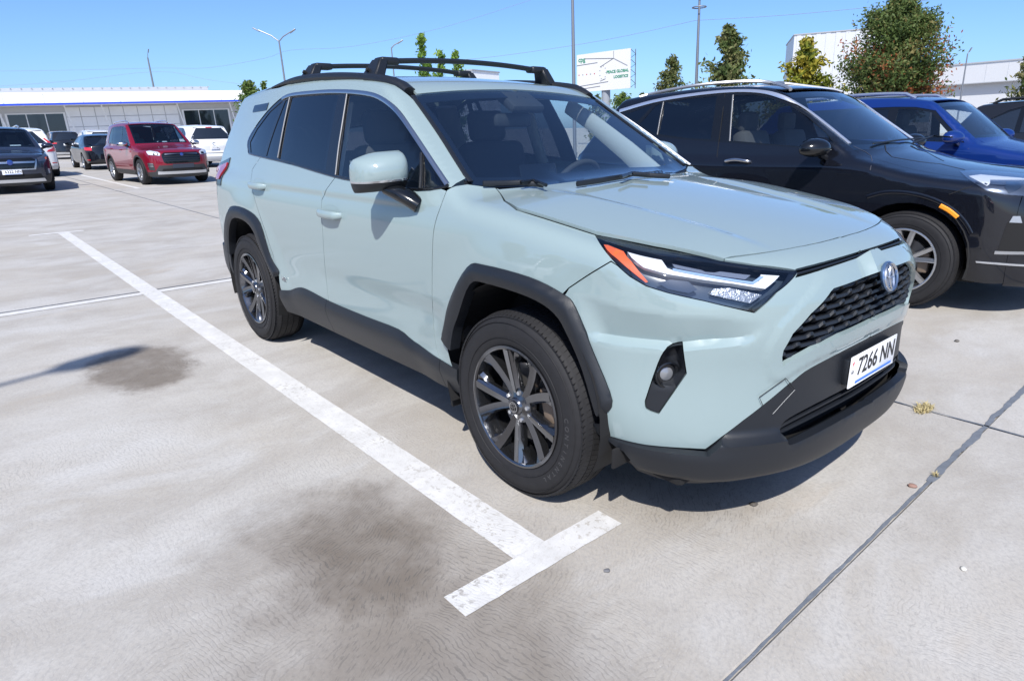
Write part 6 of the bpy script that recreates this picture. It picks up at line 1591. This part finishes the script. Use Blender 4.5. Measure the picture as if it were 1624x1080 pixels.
MG_YE = leaf_mat('yellowing_leaves', [(.07, .10, .012), (.16, .19, .02), (.27, .27, .03), (.36, .30, .04), (.36, .26, .04)])
MG_RD = leaf_mat('green_leaves_turning_red', [(.04, .065, .02), (.07, .11, .03), (.10, .15, .04), (.14, .17, .055), (.36, .09, .04)])
MG_LT = leaf_mat('light_green_leaves', [(.06, .13, .02), (.12, .22, .03), (.18, .30, .05), (.24, .36, .08), (.24, .36, .08)])
tree('sparse olive young tree between the billboard and the white box mast', 1060, 94, 34, 54, 'cone', MG_OL, 2300, .10, .8, 3)
tree('conical olive green tree right of the white box mast', 1145, 48, 28, 84, 'cone', MG_OL, 3600, .115, .8, 4)
tree('rounded yellow-green tree behind the black SUV roof', 1265, 68, 28, 84, 'cone', MG_YE, 4200, .115, .8, 6)
tree('large green tree with patches of red leaves behind the blue SUV', 1405, 6, 24, 128, 'round', MG_RD, 24000, .068, 1.5, 8, redtone=True)
tree('small pale tree at the right edge of the picture', 1616, 84, 32, 52, 'cone', MG_OL, 1700, .10, .8, 9)
tree('tall bright green shoot of a tree over the car roof', 676, 58, 36, 26, 'shoot', MG_LT, 1500, .11, .8, 10)
tree('middle bright green shoot beyond the car roof', 703, 83, 37, 30, 'shoot', MG_LT, 1300, .11, .8, 11)
tree('right-hand bright green shoot beyond the car roof', 727, 84, 38, 34, 'shoot', MG_LT, 1300, .11, .8, 12)
tree('green tree at the right end of the white showroom', 402, 130, 52, 42, 'round', MG_GR, 2600, .13, 1., 13)
tree('narrow green tree beside the rear pillar of the sage SUV', 427, 131, 54, 18, 'shoot', MG_GR, 900, .13, 1., 14)
tree('low green shrub below the right corner of the billboard', 985, 148, 46, 40, 'round', MG_GR, 1300, .12, .3, 15)
tree('low green shrub left of the billboard post', 945, 152, 48, 26, 'round', MG_OL, 800, .12, .3, 16)
tree('low shrub right of the billboard among far trees', 1020, 146, 50, 30, 'round', MG_OL, 900, .12, .3, 17)
# ---- small things on the concrete
def tuft(label, x, y, n, R_, h, seed):
    r = np.random.default_rng(seed); v, f = [], []
    for i in range(n):
        a, q = r.uniform(0, 6.28), R_*math.sqrt(r.random()); bx_, by_ = x+q*math.cos(a)*.45, y+q*math.sin(a)
        d = r.uniform(0, 6.28); ln = h*r.uniform(.4, 1.2); lean = r.uniform(.5, 1.6); w = .0022; k = len(v)
        ex_, ey_ = math.cos(d), math.sin(d); px_, py_ = -ey_*w, ex_*w
        v += [(bx_-px_, by_-py_, 0), (bx_+px_, by_+py_, 0), (bx_+ex_*ln*lean*.5+px_*.7, by_+ey_*ln*lean*.5+py_*.7, ln*.6), (bx_+ex_*ln*lean*.5-px_*.7, by_+ey_*ln*lean*.5-py_*.7, ln*.6), (bx_+ex_*ln*lean, by_+ey_*ln*lean, ln*.8)]
        f += [(k, k+1, k+2, k+3), (k+3, k+2, k+4)]
    o = pydata('grass_tuft', v, f, mat('dry_grass', (.42, .35, .18), .8, noise=(60, .5))); tag(o, label, 'grass', 'dry grass tufts')
tuft('dry yellow grass tuft in the joint in front of the sage SUV', .80, gy0, 300, .075, .026, 1)
tuft('tiny green tuft in the sealed joint nearest the camera', gx0, .42, 40, .018, .018, 2)
def pebble(px, s_, col, label, seed):
    p = None; d = FW*CF+RT*(px[0]-PW/2)+UP*(PH/2-px[1]); p = CAM+d*(-CAM[2]/d[2])
    bm = bmesh.new(); bmesh.ops.create_icosphere(bm, subdivisions=2, radius=1); r = random.Random(seed)
    for v_ in bm.verts: v_.co = Vector((v_.co.x*s_*1.3, v_.co.y*s_, v_.co.z*s_*.55))*(1+r.uniform(-.18, .18))
    o = bmobj('pebble', bm, mat('pebble_%d' % seed, col, .8), None, 60); o.location = (p[0], p[1], s_*.45); o.rotation_euler.z = r.uniform(0, 3); tag(o, label, 'pebble', 'bits lying on the concrete')
pebble((1446, 772), .013, (.25, .15, .12), 'small reddish pebble between the bumper and the sealed joint', 1)
pebble((962, 906), .009, (.13, .13, .14), 'dark flat bit right of the white painted T bar', 2)
pebble((1528, 903), .009, (.55, .54, .50), 'pale bit lying right of the sealed joint', 3)
pebble((1517, 542), .014, (.12, .11, .10), 'small dark bit on the concrete beyond the bumper', 4)
pebble((1195, 801), .012, (.08, .07, .06), 'dark crumb at the edge of the front bumper shadow', 5)

for k, (x, y, src) in enumerate(((6, -17, 'conical'), (-2, -18, 'large'), (-10, -17, 'rounded'), (-17, -19, 'large'))):  # unseen tree copies added to give the doors something to reflect
    o_ = next(o for o in bpy.data.objects if o.get('label', '').startswith(src) and o.get('category') == 'tree'); c_ = dup_tree(o_); c_.location = (x, y, 0); c_.rotation_euler.z = k
    c_['label'] = ('first', 'second', 'third', 'fourth')[k]+' tree across the lane outside the picture, mirrored in the sage doors'; c_['group'] = 'trees outside the picture'
